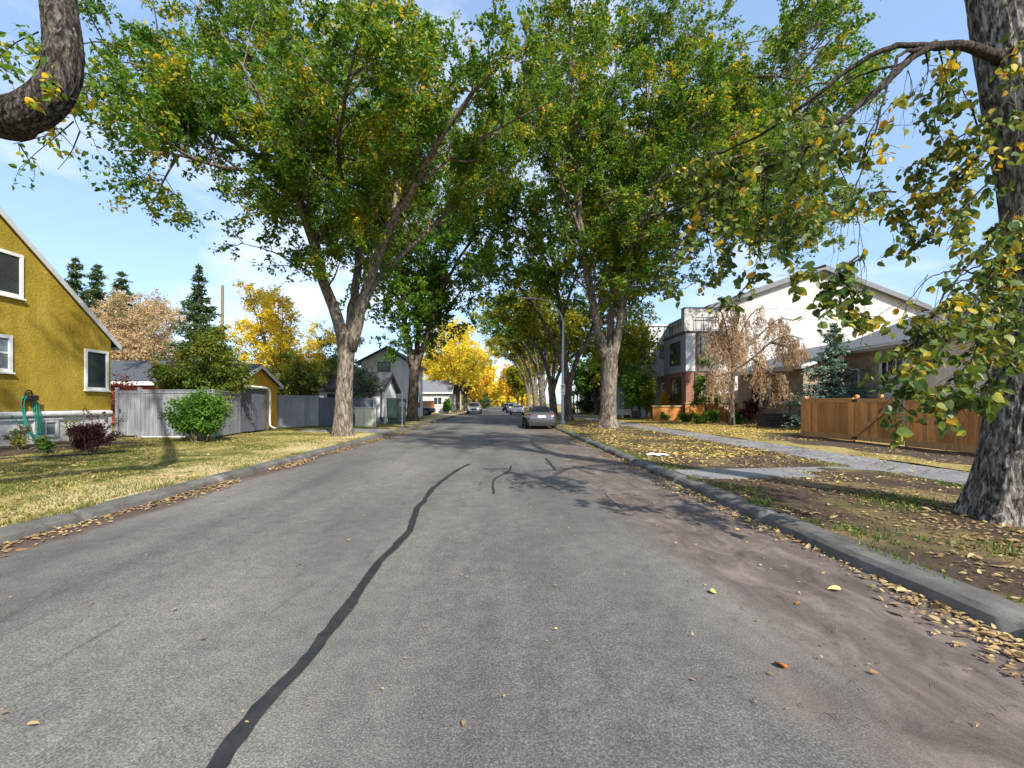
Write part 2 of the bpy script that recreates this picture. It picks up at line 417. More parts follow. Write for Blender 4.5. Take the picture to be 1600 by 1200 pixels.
M = dict(
 asphalt=asphalt(),
 tar=surf('tar_seal', [(.3, (.020,.021,.022)), (.7, (.040,.041,.042))], nscale=7, rough=.62, bump=.3, fine=90),
 lawn=lawnmat('autumn_lawn', (.085,.105,.022), (.40,.32,.125), (.16,.12,.06), .33, (.42,.62), (.60,.74), True),
 verge=lawnmat('bare_verge_soil', (.10,.10,.035), (.21,.155,.08), (.075,.054,.040), .55, (.3,.55), (.36,.52)),
 yard=lawnmat('leafy_front_yard', (.13,.13,.04), (.36,.28,.11), (.16,.11,.06), .4, (.3,.55), (.55,.7)),
 far=lawnmat('far_ground', (.09,.11,.03), (.25,.21,.09), (.12,.10,.06), .1),
 kerb=concrete('old_kerb_concrete', (.075,.071,.066), (.19,.18,.165), 1.6),
 walk=concrete('sidewalk_concrete', (.15,.152,.158), (.27,.27,.272), .8),
 newwalk=concrete('new_concrete', (.28,.28,.28), (.42,.42,.415), 1.0),
 bark=barkmat('elm_bark', (.046,.038,.030), (.155,.130,.104), (.31,.272,.225)),
 bark_near=barkmat('grey_elm_bark', (.022,.019,.016), (.13,.115,.10), (.44,.41,.37), 1.75),
 bark_twig_shaded=barkmat('shaded_twig_bark', (.018,.014,.012), (.048,.039,.032), (.11,.092,.078), 2.2),  # twig and limb bark darkened to carry shade under the crown
 bark_limb_shaded=barkmat('rough_shaded_limb_bark', (.010,.009,.008), (.05,.043,.037), (.17,.15,.13), 2.4),  # elm bark darkened: the shade on the limb is in the colour
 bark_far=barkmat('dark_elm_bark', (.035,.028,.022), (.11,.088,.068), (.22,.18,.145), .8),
 leaf_elm=leafmat('elm_leaves', [(0,(.020,.060,.010)),(.25,(.055,.140,.016)),(.50,(.105,.215,.022)),(.68,(.20,.29,.026)),(.80,(.48,.39,.022)),(.92,(.74,.46,.028))], .44),
 leaf_elm_b=leafmat('green_elm_leaves', [(0,(.024,.070,.010)),(.3,(.060,.155,.018)),(.6,(.115,.235,.022)),(.85,(.20,.29,.024)),(1,(.50,.36,.03))], .46),
 leaf_olive=leafmat('turning_elm_leaves', [(0,(.045,.08,.008)),(.35,(.12,.18,.014)),(.6,(.25,.28,.02)),(.76,(.46,.40,.025)),(.92,(.64,.46,.03))], .46),
 leaf_near=leafmat('broad_elm_leaves', [(0,(.034,.066,.018)),(.32,(.070,.120,.030)),(.56,(.130,.185,.042)),(.68,(.27,.28,.05)),(.78,(.56,.40,.03)),(.90,(.55,.27,.03)),(.97,(.20,.09,.04))], .34, .42, clump=2.6),
 leaf_yellow=leafmat('yellow_ash_leaves', [(0,(.36,.36,.03)),(.3,(.66,.58,.05)),(.6,(.84,.70,.08)),(.85,(.82,.60,.05)),(1,(.70,.42,.03))], .42),
 leaf_larch=leafmat('golden_larch_needles', [(0,(.40,.38,.035)),(.45,(.74,.62,.05)),(.8,(.82,.60,.04)),(1,(.66,.40,.03))], .35),
 leaf_orange=leafmat('orange_leaves', [(0,(.45,.26,.03)),(.5,(.70,.44,.04)),(1,(.60,.50,.06))], .4),
 leaf_tan=leafmat('dry_tan_leaves', [(0,(.20,.125,.085)),(.45,(.41,.285,.19)),(.9,(.62,.48,.35))], .3),
 leaf_dry=leafmat('bare_twig_crown', [(0,(.28,.20,.13)),(.5,(.50,.375,.245)),(.8,(.60,.46,.25)),(1,(.56,.44,.12))], .3),
 leaf_bush=leafmat('bright_shrub_leaves', [(0,(.030,.085,.010)),(.5,(.085,.20,.022)),(.85,(.17,.29,.035)),(1,(.35,.36,.05))]),
 leaf_lilac=leafmat('dark_lilac_leaves', [(0,(.034,.070,.010)),(.45,(.095,.155,.020)),(.72,(.19,.21,.025)),(.85,(.32,.20,.03)),(1,(.34,.25,.03))]),
 leaf_barberry=leafmat('barberry_leaves', [(0,(.028,.010,.012)),(.6,(.070,.022,.025)),(1,(.15,.05,.04))], .2),
 leaf_silver=leafmat('silver_green_leaves', [(0,(.07,.11,.08)),(.5,(.15,.20,.14)),(1,(.26,.30,.20))], .25),
 leaf_red=leafmat('red_creeper_leaves', [(0,(.07,.015,.012)),(.6,(.18,.04,.025)),(1,(.30,.10,.03))], .3),
 needle=leafmat('spruce_needles', [(0,(.022,.048,.018)),(.45,(.055,.100,.034)),(.85,(.115,.16,.055))], .1),
 needle_blue=leafmat('blue_spruce_needles', [(0,(.040,.085,.068)),(.45,(.105,.185,.150)),(.85,(.22,.31,.26))], .12),
 grass=leafmat('grass_blades', [(.05,(.05,.085,.014)),(.38,(.105,.145,.025)),(.55,(.24,.22,.06)),(.75,(.48,.39,.16)),(1,(.62,.51,.25))], .3, clump=.38),
 grass_green=leafmat('green_grass_blades', [(0,(.045,.095,.014)),(.5,(.10,.17,.03)),(.8,(.20,.22,.05)),(1,(.45,.38,.14))], .3),
 litter=leafmat('fallen_leaves', [(0,(.10,.060,.030)),(.25,(.20,.125,.058)),(.5,(.36,.245,.115)),(.72,(.50,.375,.19)),(.9,(.58,.43,.12)),(.96,(.60,.38,.04)),(1,(.50,.20,.03))], .12, clump=.5),
 litter_gold=leafmat('golden_fallen_leaves', [(0,(.20,.135,.05)),(.4,(.46,.34,.12)),(.8,(.66,.49,.14)),(1,(.62,.42,.05))], .12, clump=.5),
 yellow=stuccomat('mustard_stucco', [(.3,(.315,.22,.03)),(.5,(.40,.29,.042)),(.7,(.46,.335,.06))], 1.0),
 yellow_b=stuccomat('yellow_garage_stucco', [(.3,(.52,.30,.03)),(.7,(.62,.37,.05))], .4),
 white=plain('white_paint', (.78,.78,.76), .55),
 found=stuccomat('white_foundation', [(.3,(.55,.55,.54)),(.7,(.74,.74,.73))], .4, 2),
 wstucco=stuccomat('white_stucco', [(.3,(.50,.50,.505)),(.7,(.58,.575,.575))], .15),
 wbright=stuccomat('bright_white_stucco', [(.3,(.76,.76,.76)),(.7,(.82,.82,.82))], .1),
 brick_dark=brickmat('dark_brown_brick', (.085,.045,.035), (.12,.065,.05), (.16,.14,.13), 1, (R(90),0,0)),
 wsiding=sidingmat('white_siding', (.74,.75,.78), (.80,.81,.83)),
 dsiding=sidingmat('dark_grey_siding', (.10,.105,.115), (.13,.135,.145)),
 greymetal=plain('grey_cladding', (.30,.325,.37), .5),
 darkclad=plain('charcoal_cladding', (.13,.14,.155), .55),
 lightpanel=concrete('light_panel', (.50,.52,.56), (.62,.64,.67), 1.5),
 brownclad=plain('brown_cladding', (.17,.135,.115), .7),
 brick=brickmat('red_brick', (.26,.085,.06), (.34,.13,.09), (.30,.26,.23), 1, (R(90),0,0)),
 brick_s=brickmat('red_brick_side', (.26,.085,.06), (.34,.13,.09), (.30,.26,.23), 1, (R(90),R(90),0)),
 stone=stuccomat('tan_stone', [(.3,(.27,.21,.145)),(.5,(.40,.32,.23)),(.7,(.48,.41,.31))], 1.0, 3.5),
 cream=stuccomat('pale_stucco', [(.3,(.68,.66,.62)),(.7,(.76,.74,.70))], .3),
 shingle=shinglemat('grey_shingles', (.10,.105,.125), (.235,.24,.27)),
 shingle_d=shinglemat('dark_shingles', (.045,.048,.056), (.105,.11,.125)), roofgrey=plain('grey_roof_edge', (.16,.165,.18), .5),
 fascia=plain('grey_white_fascia', (.55,.56,.58), .5),
 trim_d=plain('dark_metal_trim', (.035,.037,.042), .45),
 steel=plain('grey_galvanised_steel', (.52,.57,.63), .5, .1),
 darksteel=plain('black_steel', (.02,.02,.022), .4),
 glass=glassmat('window_glass'), glass_g=glassmat('green_window_glass', (.05,.07,.06)), glass_l=glassmat('pale_window_glass', (.16,.20,.22), .1),
 blind=plain('window_blinds', (.055,.06,.055), .6),
 greyfence=woodmat('weathered_grey_boards', ((.17,.18,.205),(.255,.265,.295),(.35,.36,.39)), board=(.74,1.12)),
 bluefence=woodmat('blue_grey_boards', ((.075,.083,.105),(.112,.122,.15),(.16,.17,.20)), board=(.85,1.1)),
 cedar=woodmat('stained_cedar', ((.48,.18,.05),(.72,.32,.10),(.82,.45,.17)), board=(.45,1.15)),
 cedar_rail=woodmat('cedar_rails', ((.40,.18,.06),(.58,.30,.115),(.68,.39,.17))),
 cedar_cut=woodmat('cedar_caps', ((.34,.16,.06),(.46,.24,.10),(.56,.33,.16))),
 planter=woodmat('orange_timber', ((.40,.15,.04),(.55,.23,.065),(.66,.33,.11)), board=(.8,1.1)),
 newwood=woodmat('pale_timber', ((.50,.36,.18),(.62,.47,.26),(.70,.56,.34))),
 oldwood=woodmat('old_dark_timber', ((.035,.030,.026),(.07,.058,.05),(.11,.092,.08))),
 pole=woodmat('pole_timber', ((.16,.11,.075),(.24,.175,.125),(.30,.23,.17))),
 hose=plain('green_hose', (.012,.24,.17), .35),
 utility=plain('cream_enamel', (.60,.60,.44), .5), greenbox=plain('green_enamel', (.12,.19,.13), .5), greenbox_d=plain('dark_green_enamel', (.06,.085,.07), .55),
 signwhite=plain('sign_white', (.82,.82,.82), .4), signback=plain('sign_blue_grey', (.22,.29,.38), .4), signred=plain('sign_red', (.55,.03,.03), .4), signblack=plain('sign_black', (.02,.02,.02), .4),
 car_grey=plain('gunmetal_paint', (.13,.14,.15), .22, .55, .5, .9), car_white=plain('white_car_paint', (.80,.80,.80), .2, 0, .5, .9),
 car_silver=plain('silver_paint', (.40,.44,.50), .22, .5, .5, .9), car_navy=plain('navy_paint', (.025,.035,.06), .18, .2, .5, .9), car_black=plain('black_paint', (.02,.022,.026), .2, .1, .5, .9),
 carglass=glassmat('car_glass', (.010,.012,.014), .12), rubber=plain('tyre_rubber', (.018,.018,.018), .8), rim=plain('alloy_rim', (.42,.43,.45), .3, .7),
 taillight=plain('tail_lamp_red', (.50,.018,.015), .15, 0, .6, 1), headlight=plain('head_lamp_glass', (.70,.72,.74), .1, 0, .7, 1), plate=plain('licence_plate', (.80,.80,.80), .4), blackplastic=plain('black_plastic', (.022,.022,.024), .5), chrome=plain('chrome', (.70,.70,.72), .15, .9),
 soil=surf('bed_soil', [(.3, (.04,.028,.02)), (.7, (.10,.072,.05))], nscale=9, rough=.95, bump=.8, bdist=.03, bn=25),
 orange_leaf=plain('orange_leaf', (.60,.19,.02), .6), yellow_leaf=plain('pale_yellow_leaf', (.62,.50,.16), .6), green_leaf=plain('yellow_green_leaf', (.36,.40,.10), .6), brown_leaf=plain('brown_leaf', (.26,.13,.05), .7),
 paper=plain('white_paper', (.80,.80,.80), .7), globe=plain('dark_globe', (.035,.04,.045), .25),
)
# ------------------------------------------------------------------ ground, road, kerbs
XL, XR = -5.62, 3.50          # kerb faces
def wav(x, y):
    return .012*np.sin(x*1.7+y*.9)+.010*np.sin(x*.6-y*1.3+2)+.006*np.sin(x*4.1+y*3.3+1)
def zg(x, y):
    """height of the grass / soil beside the road"""
    x = np.asarray(x, float); y = np.asarray(y, float)
    zl = .128+np.clip((-5.92-x)*.019, 0, .19)+wav(x, y)*np.clip((-5.92-x)/.8, 0, 1)
    zr = .128+np.clip((x-3.8)*.008, 0, .10)+wav(x, y)*np.clip((x-3.8)/.8, 0, 1)
    return np.where(x < 0, zl, zr)
def zgf(x, y): return float(zg(x, y))
def ge(px, py, d):            # a ground point at pixel column px, d metres ahead
    x = (px-PX)/F*d; return (x, d, zgf(x, d))

def grid(name, xs, ys, mat, zf, kind='structure'):
    X, Y = np.meshgrid(xs, ys); V = np.stack([X, Y, zf(X, Y)], -1).reshape(-1,3)
    nx, ny = len(xs), len(ys); i = np.arange(ny-1)[:,None]*nx+np.arange(nx-1)[None]
    Fc = np.stack([i, i+1, i+nx+1, i+nx], -1).reshape(-1,4)
    return props(npmesh(name, V, Fc, mat, smooth=True), kind=kind)

YS = np.concatenate([np.arange(-14, 46, .3), np.arange(46, 130, 2.5), np.arange(130, 431, 20)])
grid('ground', np.array([-2500,-300,-60,60,300,2500.]), np.array([-300,-20,60,200,500,3000.]), M['far'], lambda X, Y: X*0-.06)
grid('road', np.linspace(XL-.02, XR+.02, 24), YS, M['asphalt'], lambda X, Y: .0+.05*(1-((X+1.06)/4.6)**2)*0+.004*np.sin(X*1.1+Y*.4))
grid('lawn', np.concatenate([-np.concatenate([np.arange(17.2, 75, 3)[::-1]]), -np.arange(5.92, 17.1, .28)[::-1]]), YS, M['lawn'], zg)
grid('verge', np.concatenate([np.arange(3.80, 8.15, .27), [8.17]]), YS, M['verge'], zg)
grid('front_yard', np.concatenate([np.arange(9.83, 20, .35), np.arange(21, 80, 4)]), YS, M['yard'], zg)

def kerb(side):
    mb = MB(); rings = []; y = -14.0
    xf = XL if side < 0 else XR
    while y < 430:
        j = (y % 3.0) < .12 and y < 60
        wob = .02*math.sin(y*.8+side)+.012*math.sin(y*2.3)
        chip = .012*mnoise.noise(Vector((y*1.3, side, 0)))
        c2 = .02*mnoise.noise(Vector((y*3.1, side*5, 3)))+.014*mnoise.noise(Vector((y*9, side*5, 3))); prof = [(0,-.06),(0,0),(.03-c2*.6,.085+chip),(.075-c2,.124+chip+c2*.5),(.13-c2*.4,.139+c2*.3),(.30,.137),(.30,-.06)]
        rings.append([(xf+side*(a+wob*(1 if a < .2 else .3)+(.032 if j and .01 < b else 0)), y, b-(.03 if j and b > .05 else 0)) for a, b in prof])
        y += (.06 if (y % 3.0) < .2 or (y % 3.0) > 2.9 else .11) if 2 < y < 30 else (.4 if y < 60 else 8)
    mb.loft(rings if side > 0 else [r[::-1] for r in rings]); o = mb.build('kerb', M['kerb'], smooth=True); o.data.set_sharp_from_angle(angle=R(24)); return props(o, kind='structure')
kerb(-1); kerb(1)

def slabs(name, x0, x1, y0, y1, step, mat, z=.165, taper=.006):
    mb = MB(); y = y0
    while y < y1-.01:
        e = min(y+step, y1); dz = random.uniform(-.006, .006)
        mb.box(x0, x1, y+taper, e-taper, -.05, z+dz); y = e
    return props(mb.build(name, mat, bevel=.006), kind='structure')
slabs('sidewalk', 8.15, 9.85, -14, 140, 1.6, M['walk'])
def strip(name, pts, mat, z0=-.05):
    """a flat slab with the plan outline pts (x, y, z)"""
    mb = MB(); k = len(pts)
    mb.add([(x,y,z0) for x,y,z in pts]+[(x,y,z) for x,y,z in pts], [tuple(range(k))[::-1], tuple(range(k,2*k))]+[(i,(i+1)%k,k+(i+1)%k,k+i) for i in range(k)])
    return props(mb.build(name, mat, bevel=.005), kind='structure')
strip('crossing_path', [(3.805,8.75,.150),(8.145,9.1,.163),(8.145,10.35,.163),(3.805,9.85,.150)], M['walk'])
strip('gate_path', [(9.86,14.2,.168),(13.1,14.6,.215),(13.1,16.7,.215),(9.86,17.2,.168)], M['newwalk'])
strip('alley_apron', [(-5.93,22.6,.150),(-12.5,23.2,.24),(-9.2,26.0,.21),(-5.93,25.4,.150)], M['walk'])
strip('driveway', [(-5.93,52.8,.15),(-20,53.0,.35),(-20,57.6,.35),(-5.93,57.6,.15)], M['newwalk'])

props(grid('shaded_soil_strip', np.arange(10.5,13.16,.2), np.arange(5,19.9,.3), M['soil'], lambda a,b: zg(a,b)+.022+.008*np.sin(a*2.1+b*1.3)-.04*np.clip((11.05-a+.3*np.sin(b*1.1)+.2*np.sin(b*2.7))/.4,0,1)), kind='structure')  # bare soil; the dark strip also stands in for the fence's shadow
# sealed crack and a shorter one beside it
def seam(pixels, w, name='crack_seal'):
    P = []
    for px, py in pixels:
        d = H*F/(py-PY); P.append(Vector(((px-PX)/F*d, d, 0)))
    P = catmull(P, .07); mb = MB(); P = [p+Vector((.03*mnoise.noise(Vector((p.y*1.7,3,0)))+.012*mnoise.noise(Vector((p.y*7,3,0))),0,0)) for p in P]; vs = []
    for i, p in enumerate(P):
        t = (P[min(i+1,len(P)-1)]-P[max(i-1,0)]).normalized(); s = Vector((t.y,-t.x,0))
        a = w*(.85+.4*mnoise.noise(Vector((i*.12,1,0)))+.3*mnoise.noise(Vector((i*.9,1,0)))); b = w*(.85+.4*mnoise.noise(Vector((i*.12,9,0)))+.3*mnoise.noise(Vector((i*.9,9,0))))
        j = .010*mnoise.noise(Vector((i*.25,4,2)))
        z = .0085+.004*math.sin(p.x*1.1+p.y*.4)
        vs += [p+s*(a+j)+Vector((0,0,z)), p-s*(b-j)+Vector((0,0,z))]
    mb.add(vs, [(2*i,2*i+1,2*i+3,2*i+2) for i in range(len(P)-1)])
    return props(mb.build(name, M['tar']), kind='structure')
seam([(325,1215),(365,1155),(420,1090),(480,1030),(512,992),(545,948),(590,882),(630,842),(645,818),(652,796),(662,783),(681,760),(711,737),(733,725)], .052)
seam([(771,772),(772,750),(786,741),(797,734),(799,727)], .022)
seam([(985,800),(965,790),(948,775),(944,770)], .006)
seam([(868,735),(858,722),(852,716)], .03)
seam([(930,742),(900,733),(872,731),(850,722)], .012); 
seam([(860,760),(835,752),(810,756),(790,748)], .008); seam([(700,702),(760,700),(800,703),(850,700)], .02)

# ------------------------------------------------------------------ grass
def nz2(x, y, s, o=0.): return np.array([mnoise.noise(Vector((a*s, b*s, o))) for a, b in zip(x, y)])
def blades(name, x, y, h, mat, w=.011):
    n = len(x); z = zg(x, y)-.004; a = rng.uniform(0, 2*np.pi, n); ln = rng.uniform(.1, .9, n)*h
    a2 = rng.uniform(0, 2*np.pi, n); V = np.empty((n,3,3))
    V[:,0] = np.stack([x-np.cos(a)*w, y-np.sin(a)*w, z], -1); V[:,1] = np.stack([x+np.cos(a)*w, y+np.sin(a)*w, z], -1)
    V[:,2] = np.stack([x+np.cos(a2)*ln, y+np.sin(a2)*ln, z+h], -1)
    return props(npmesh(name, V.reshape(-1,3), np.arange(3*n).reshape(-1,3), mat), kind='stuff')
n = 150000; y = 4+31*rng.random(n)**1.5; x = -5.95-11*rng.random(n)
x = np.maximum(x, -5.95-11); keep = (x > -y*1.25) & (x > -15.1)
x, y = x[keep], y[keep]; q = nz2(x, y, .55); k = q+rng.normal(0, .25, len(x)) > -.12
props(blades('grass', x[k], y[k], rng.uniform(.018, .055, k.sum()), M['grass']))
n = 60000; y = 3+30*rng.random(n)**1.7; x = 3.82+4.3*rng.random(n); q = nz2(x, y, .8, 3.)
edge = (np.abs(x-3.95) < .3)*.27+(np.abs(x-8.0) < .25)*.2+(np.hypot(x-6.6, y-5.7) < 2.2)*.22
k = (q+edge+rng.normal(0, .12, n)) > .44
props(blades('grass', x[k], y[k], rng.uniform(.02, .085, k.sum()), M['grass_green'], .010))

for xa, xb, mt in ((-6.06, -5.83, 'grass'), (3.68, 3.92, 'grass_green')):
    n = 12000; y = 2.5+30*rng.random(n)**1.5; x = rng.uniform(xa, xb, n); k = nz2(x, y, 1.3, 6.)+rng.normal(0, .12, n) > (.05 if xa < 0 else .20)
    props(blades('grass', x[k], y[k], rng.uniform(.03, .085, k.sum()), M[mt], .007), kind='stuff')
# ------------------------------------------------------------------ fallen leaves
def litter(name, x, y, z, mat, s0=.034, s1=.078, shape='ovate'):
    P = np.stack([x, y, z+.008+rng.random(len(x))*.012], -1)
    return props(leaf_obj(name, P, np.clip((s0+s1)/2*rng.lognormal(-.05,.34,len(x)), .012, .12), mat, flat=True, shape=shape, aspect=.6), kind='stuff')
def gut(xa, xb, n, mat, y1=70, seed=0., p=1.4):
    y = 2+(y1-2)*rng.random(n)**p; w = rng.random(n)**1.6; x = xa+(xb-xa)*w
    q = np.array([mnoise.noise(Vector((b*.55, seed, 0))) for b in y]); k = q+rng.normal(0, .2, n)-w*.55 > -.28
    return x[k], y[k]
x, y = gut(3.47, 3.0, 7500, None, 60, 2.); litter('fallen_leaves', x, y, np.zeros(len(x))+.006, M['litter'], .026, .062)
x, y = gut(-5.6, -5.1, 9500, None, 60, 7.); litter('fallen_leaves', x, y, np.zeros(len(x))+.006, M['litter'], .03, .066)
n = 19000; y = 2.5+26*rng.random(n)**1.35; x = 3.82+4.3*rng.random(n); q = nz2(x, y, .75, 8.)
k = q+rng.normal(0, .3, n)+(np.hypot(x-6.6, y-5.7) < 1.9)*.3 > .12
litter('fallen_leaves', x[k], y[k], zg(x[k], y[k])+.004, M['litter'], .026, .066)
n = 12000; y = 11+40*rng.random(n)**1.2; x = 3.82+4.3*rng.random(n); k = nz2(x, y, .5, 1.)+rng.normal(0, .25, n) > -.02
litter('fallen_leaves', x[k], y[k], zg(x[k], y[k])+.004, M['litter_gold'], .06, .11)
n = 26000; y = 17+30*rng.random(n); x = 9.9+7*rng.random(n); k = (nz2(x, y, .4, 5.)+rng.normal(0, .3, n) > -.1) & ~((x > 12.9) & (y < 20.2))
litter('fallen_leaves', x[k], y[k], zg(x[k], y[k])+.004, M['litter_gold'], .06, .12)
n = 5200; y = 5+14*rng.random(n); x = 9.9+3.2*rng.random(n); k = (nz2(x, y, .7, 2.)+rng.normal(0, .3, n) > .02) & ~((y > 14.2) & (y < 17.2) & (rng.random(n) < .9))
litter('fallen_leaves', x[k], y[k], zg(x[k], y[k])+.006, M['litter'])
n = 11000; y = 5+28*rng.random(n)**1.3; x = -5.95-9*rng.random(n); k = (nz2(x, y, .5, 4.)+rng.normal(0, .35, n) > .18) & (x > -14.6)
litter('fallen_leaves', x[k], y[k], zg(x[k], y[k])+.012, M['litter'], .05, .09)
n = 1500; y = 2.2+34*rng.random(n)**1.3; x = 3.4-9*rng.random(n)**4; litter('fallen_leaves', x, y, np.zeros(n)+.004, M['litter'], .010, .034)
n = 700; y = 9+20*rng.random(n); x = 8.15+1.7*rng.random(n); litter('fallen_leaves', x, y, np.zeros(n)+.172, M['litter'], .04, .08)

# twigs and bark crumbs in the dried mud
mb = MB()
for _ in range(260):
    yy = 2.2+14*random.random()**1.4; xx = random.uniform(1.3, 3.4); a = random.gauss(1.9, .5); L = random.uniform(.015, .06)
    p = Vector((xx, yy, .012)); q = p+Vector((math.cos(a), math.sin(a), .02))*L
    mb.tube([p, p.lerp(q, .5)+Vector((random.gauss(0,.006), 0, .004)), q], random.uniform(.0008, .002), 4)
props(mb.build('twig_debris', M['oldwood']), kind='stuff')
# ------------------------------------------------------------------ street elms
def dpts(D, pts):  # (px, py, dy) -> world, at the tree's depth D plus dy
    return [W(p[0], p[1], D+(p[2] if len(p) > 2 else 0)) for p in pts]

def elm(label, base, trunk, rads, limbs, leaf, bark, size, group='elms lining the street', name='elm_tree', gp=None, zmin=0, surfkw=None, shape='diamond', extra=None, lk=None):
    root = empty(name, base, label, 'tree', group)
    mb = MB()
    trunk_surface(mb, trunk, rads, **(surfkw or {}))
    P = grow(mb, limbs, zmin=zmin, **(gp or {}))
    if extra is not None: P = np.concatenate([P, extra])
    mb.build('trunk', bark, root, smooth=True)
    leaf_obj('crown', P, size*np.clip(rng.lognormal(0,.3,len(P)),.45,1.9), leaf, root, shape=shape, **(lk or {}))
    print('LEAVES', len(P)); return root

# near left pair member: big fork right of the grey fence
D = 20.3; bz = zgf(-7.13, D)
T = [Vector((-7.13, D, bz-.25)), Vector((-7.12, D, bz+.5)), W(538,610,D), W(541,560,D), W(542,520,D)]
limbs = [(dpts(D, l), a, b) for l, a, b in [
 ([(539,548),(527,498,-.2),(512,460,-.5),(500,410,-1),(490,365,-1.4),(470,318,-2),(430,268,-2.8),(370,222,-3.5),(290,182,-4),(195,150,-4.5)], .30, .05),
 ([(497,395,-1),(482,320,.5),(490,262,1),(470,180,2),(440,100,3),(405,0,4)], .17, .04),
 ([(500,410,-1),(470,330,-2.5),(442,240,-3.5),(400,140,-4.5),(345,50,-5.5)], .15, .03),
 ([(545,540),(551,480,.6),(560,420,1.2),(556,350,2),(562,285,2.6),(572,200,3.5),(570,100,4),(562,0,4.5)], .24, .04),
 ([(547,548),(564,484,-.3),(577,435,-.6),(592,395,-1),(612,345,-1.8),(645,295,-2.6),(690,212,-4),(742,140,-5),(805,80,-6)], .30, .05),
 ([(568,475,-.3),(600,425,.4),(650,378,1),(702,330,1.6),(762,280,2.4),(832,238,3)], .15, .03),
 ([(592,395,-1),(618,310,.5),(626,220,1.5),(650,120,2.5),(662,20,3)], .15, .04),
 ([(556,350,2),(530,250,-2),(540,150,-5),(560,60,-7),(590,-20,-8)], .13, .03),
 ([(430,268,-2.8),(350,262,-4),(270,240,-5),(190,235,-5.5)], .09, .025),
 ([(370,222,-3.5),(300,150,-2.5),(220,90,-2),(150,60,-2)], .09, .025),
 ([(470,180,2),(400,90,3),(330,30,3.5)], .08, .02),
 ([(645,295,-2.6),(720,235,-3),(800,190,-4),(880,150,-5)], .08, .02),
]]
def zl1(P): return np.where(P[:,0] < -9.5, 7.1+.33*(-9.5-P[:,0]), np.where(P[:,0] > -4.5, 9.6+np.maximum(0, (P[:,0]+4.5)*.45), 6.6))
elm('big forked elm with green leaves, ahead of the dark grey fence', (-7.13,D,bz), T, [.47,.41,.365,.35,.35], limbs, M['leaf_elm'], M['bark'], .142,
    gp=dict(den1=1.9, L1=(1.8,3.9), n2=7, L2=(.7,1.8), nl=96, tw=.5, tmin=.16, r1=.055), zmin=zl1, surfkw=dict(flare=.20, seed=1.3))

# right side: many stemmed elm behind the gutter
D = 27.4; bz = zgf(6.62, D)
T = [Vector((6.62,D,bz-.25)), Vector((6.62,D,bz+.5)), W(951,610,D), W(953,570,D), W(952,545,D)]
limbs = [(dpts(D, l), a, b) for l, a, b in [
 ([(948,565),(937,530,-.3),(929,490,-.6),(918,430,-1),(909,370,-1.5),(903,290,-2),(898,200,-2.5),(893,90,-3),(890,0,-3)], .30, .05),
 ([(953,560),(955,500,.4),(957,440,.8),(958,370,1.4),(957,280,2),(960,180,2.5),(965,60,3)], .24, .05),
 ([(958,560),(968,500,-.2),(975,450,-.5),(985,405,-1),(1012,320,-2),(1060,232,-3.2),(1112,150,-4),(1150,70,-5)], .22, .04),
 ([(961,560),(972,495,.5),(980,435,1),(1003,362,1.5),(1075,285,2),(1160,232,2),(1250,170,2)], .18, .04),
 ([(975,450,-.5),(990,380,-2.5),(1040,300,-4.5),(1110,260,-6),(1200,230,-7)], .12, .03),
 ([(909,370,-1.5),(882,302,-2.5),(850,225,-3.5),(805,150,-5)], .12, .03),
 ([(957,370,1.4),(925,280,3),(880,200,4),(850,110,5)], .11, .03),
 ([(1012,320,-2),(1040,220,-1),(1060,120,0),(1080,20,0)], .11, .03),
 ([(1003,362,1.5),(1080,335,3),(1160,310,4),(1240,290,5)], .09, .025),
 ([(958,370,1.4),(990,270,0),(1010,170,-1),(1020,60,-1.5)], .12, .03),
 ([(1075,285,2),(1150,180,3),(1230,100,3),(1290,50,3)], .10, .025),
 ([(1000,370,-1),(1050,320,-3),(1120,310,-4),(1185,340,-5),(1225,385,-5)], .10, .025),
 ([(1060,300,2),(1130,270,1),(1210,280,0),(1270,320,0),(1290,360,0)], .09, .025),
 ([(1112,150,-4),(1180,120,-5),(1250,130,-6),(1310,190,-6)], .08, .025),
]]
def zr1(P): return np.where(P[:,0] > 9.0, 8.3+.10*(P[:,0]-9), np.where(P[:,0] < 4.8, 9.6, 7.6))
elm('multi stemmed green elm with a flared grey trunk, beside the sidewalk', (6.62,D,bz), T, [.64,.52,.47,.48,.46], limbs, M['leaf_elm'], M['bark'], .158,
    gp=dict(den1=1.9, L1=(2.2,4.8), n2=7, L2=(.9,2.1), nl=104, tw=.58, tmin=.14, r1=.06), zmin=zr1, surfkw=dict(flare=.42, seed=4.1))

# second elm on the left
D = 39.0; bz = zgf(-7.6, D)
T = [Vector((-7.6,D,bz-.25)), Vector((-7.6,D,bz+.6)), W(646,610,D), W(648,580,D), W(648,560,D)]
limbs = [(dpts(D, l), a, b) for l, a, b in [
 ([(645,575),(637,530,-.5),(630,480,-1),(625,400,-1.5),(612,320,-2),(600,250,-2)], .30, .06),
 ([(649,575),(655,500,.5),(660,430,1),(668,350,1.5),(690,270,2)], .26, .06),
 ([(652,575),(668,520,-.6),(688,460,-1.2),(720,400,-2.5),(752,355,-4),(795,325,-6)], .24, .05),
 ([(668,520,-.6),(700,480,1),(735,440,2),(770,410,2.5)], .12, .03),
 ([(630,480,-1),(600,430,-2),(575,380,-3),(560,320,-3)], .14, .03),
 ([(660,430,1),(640,350,3),(630,270,4),(640,200,4)], .14, .03),
 ([(688,460,-1.2),(700,390,-2),(730,300,-3),(740,240,-4)], .12, .03),
]]
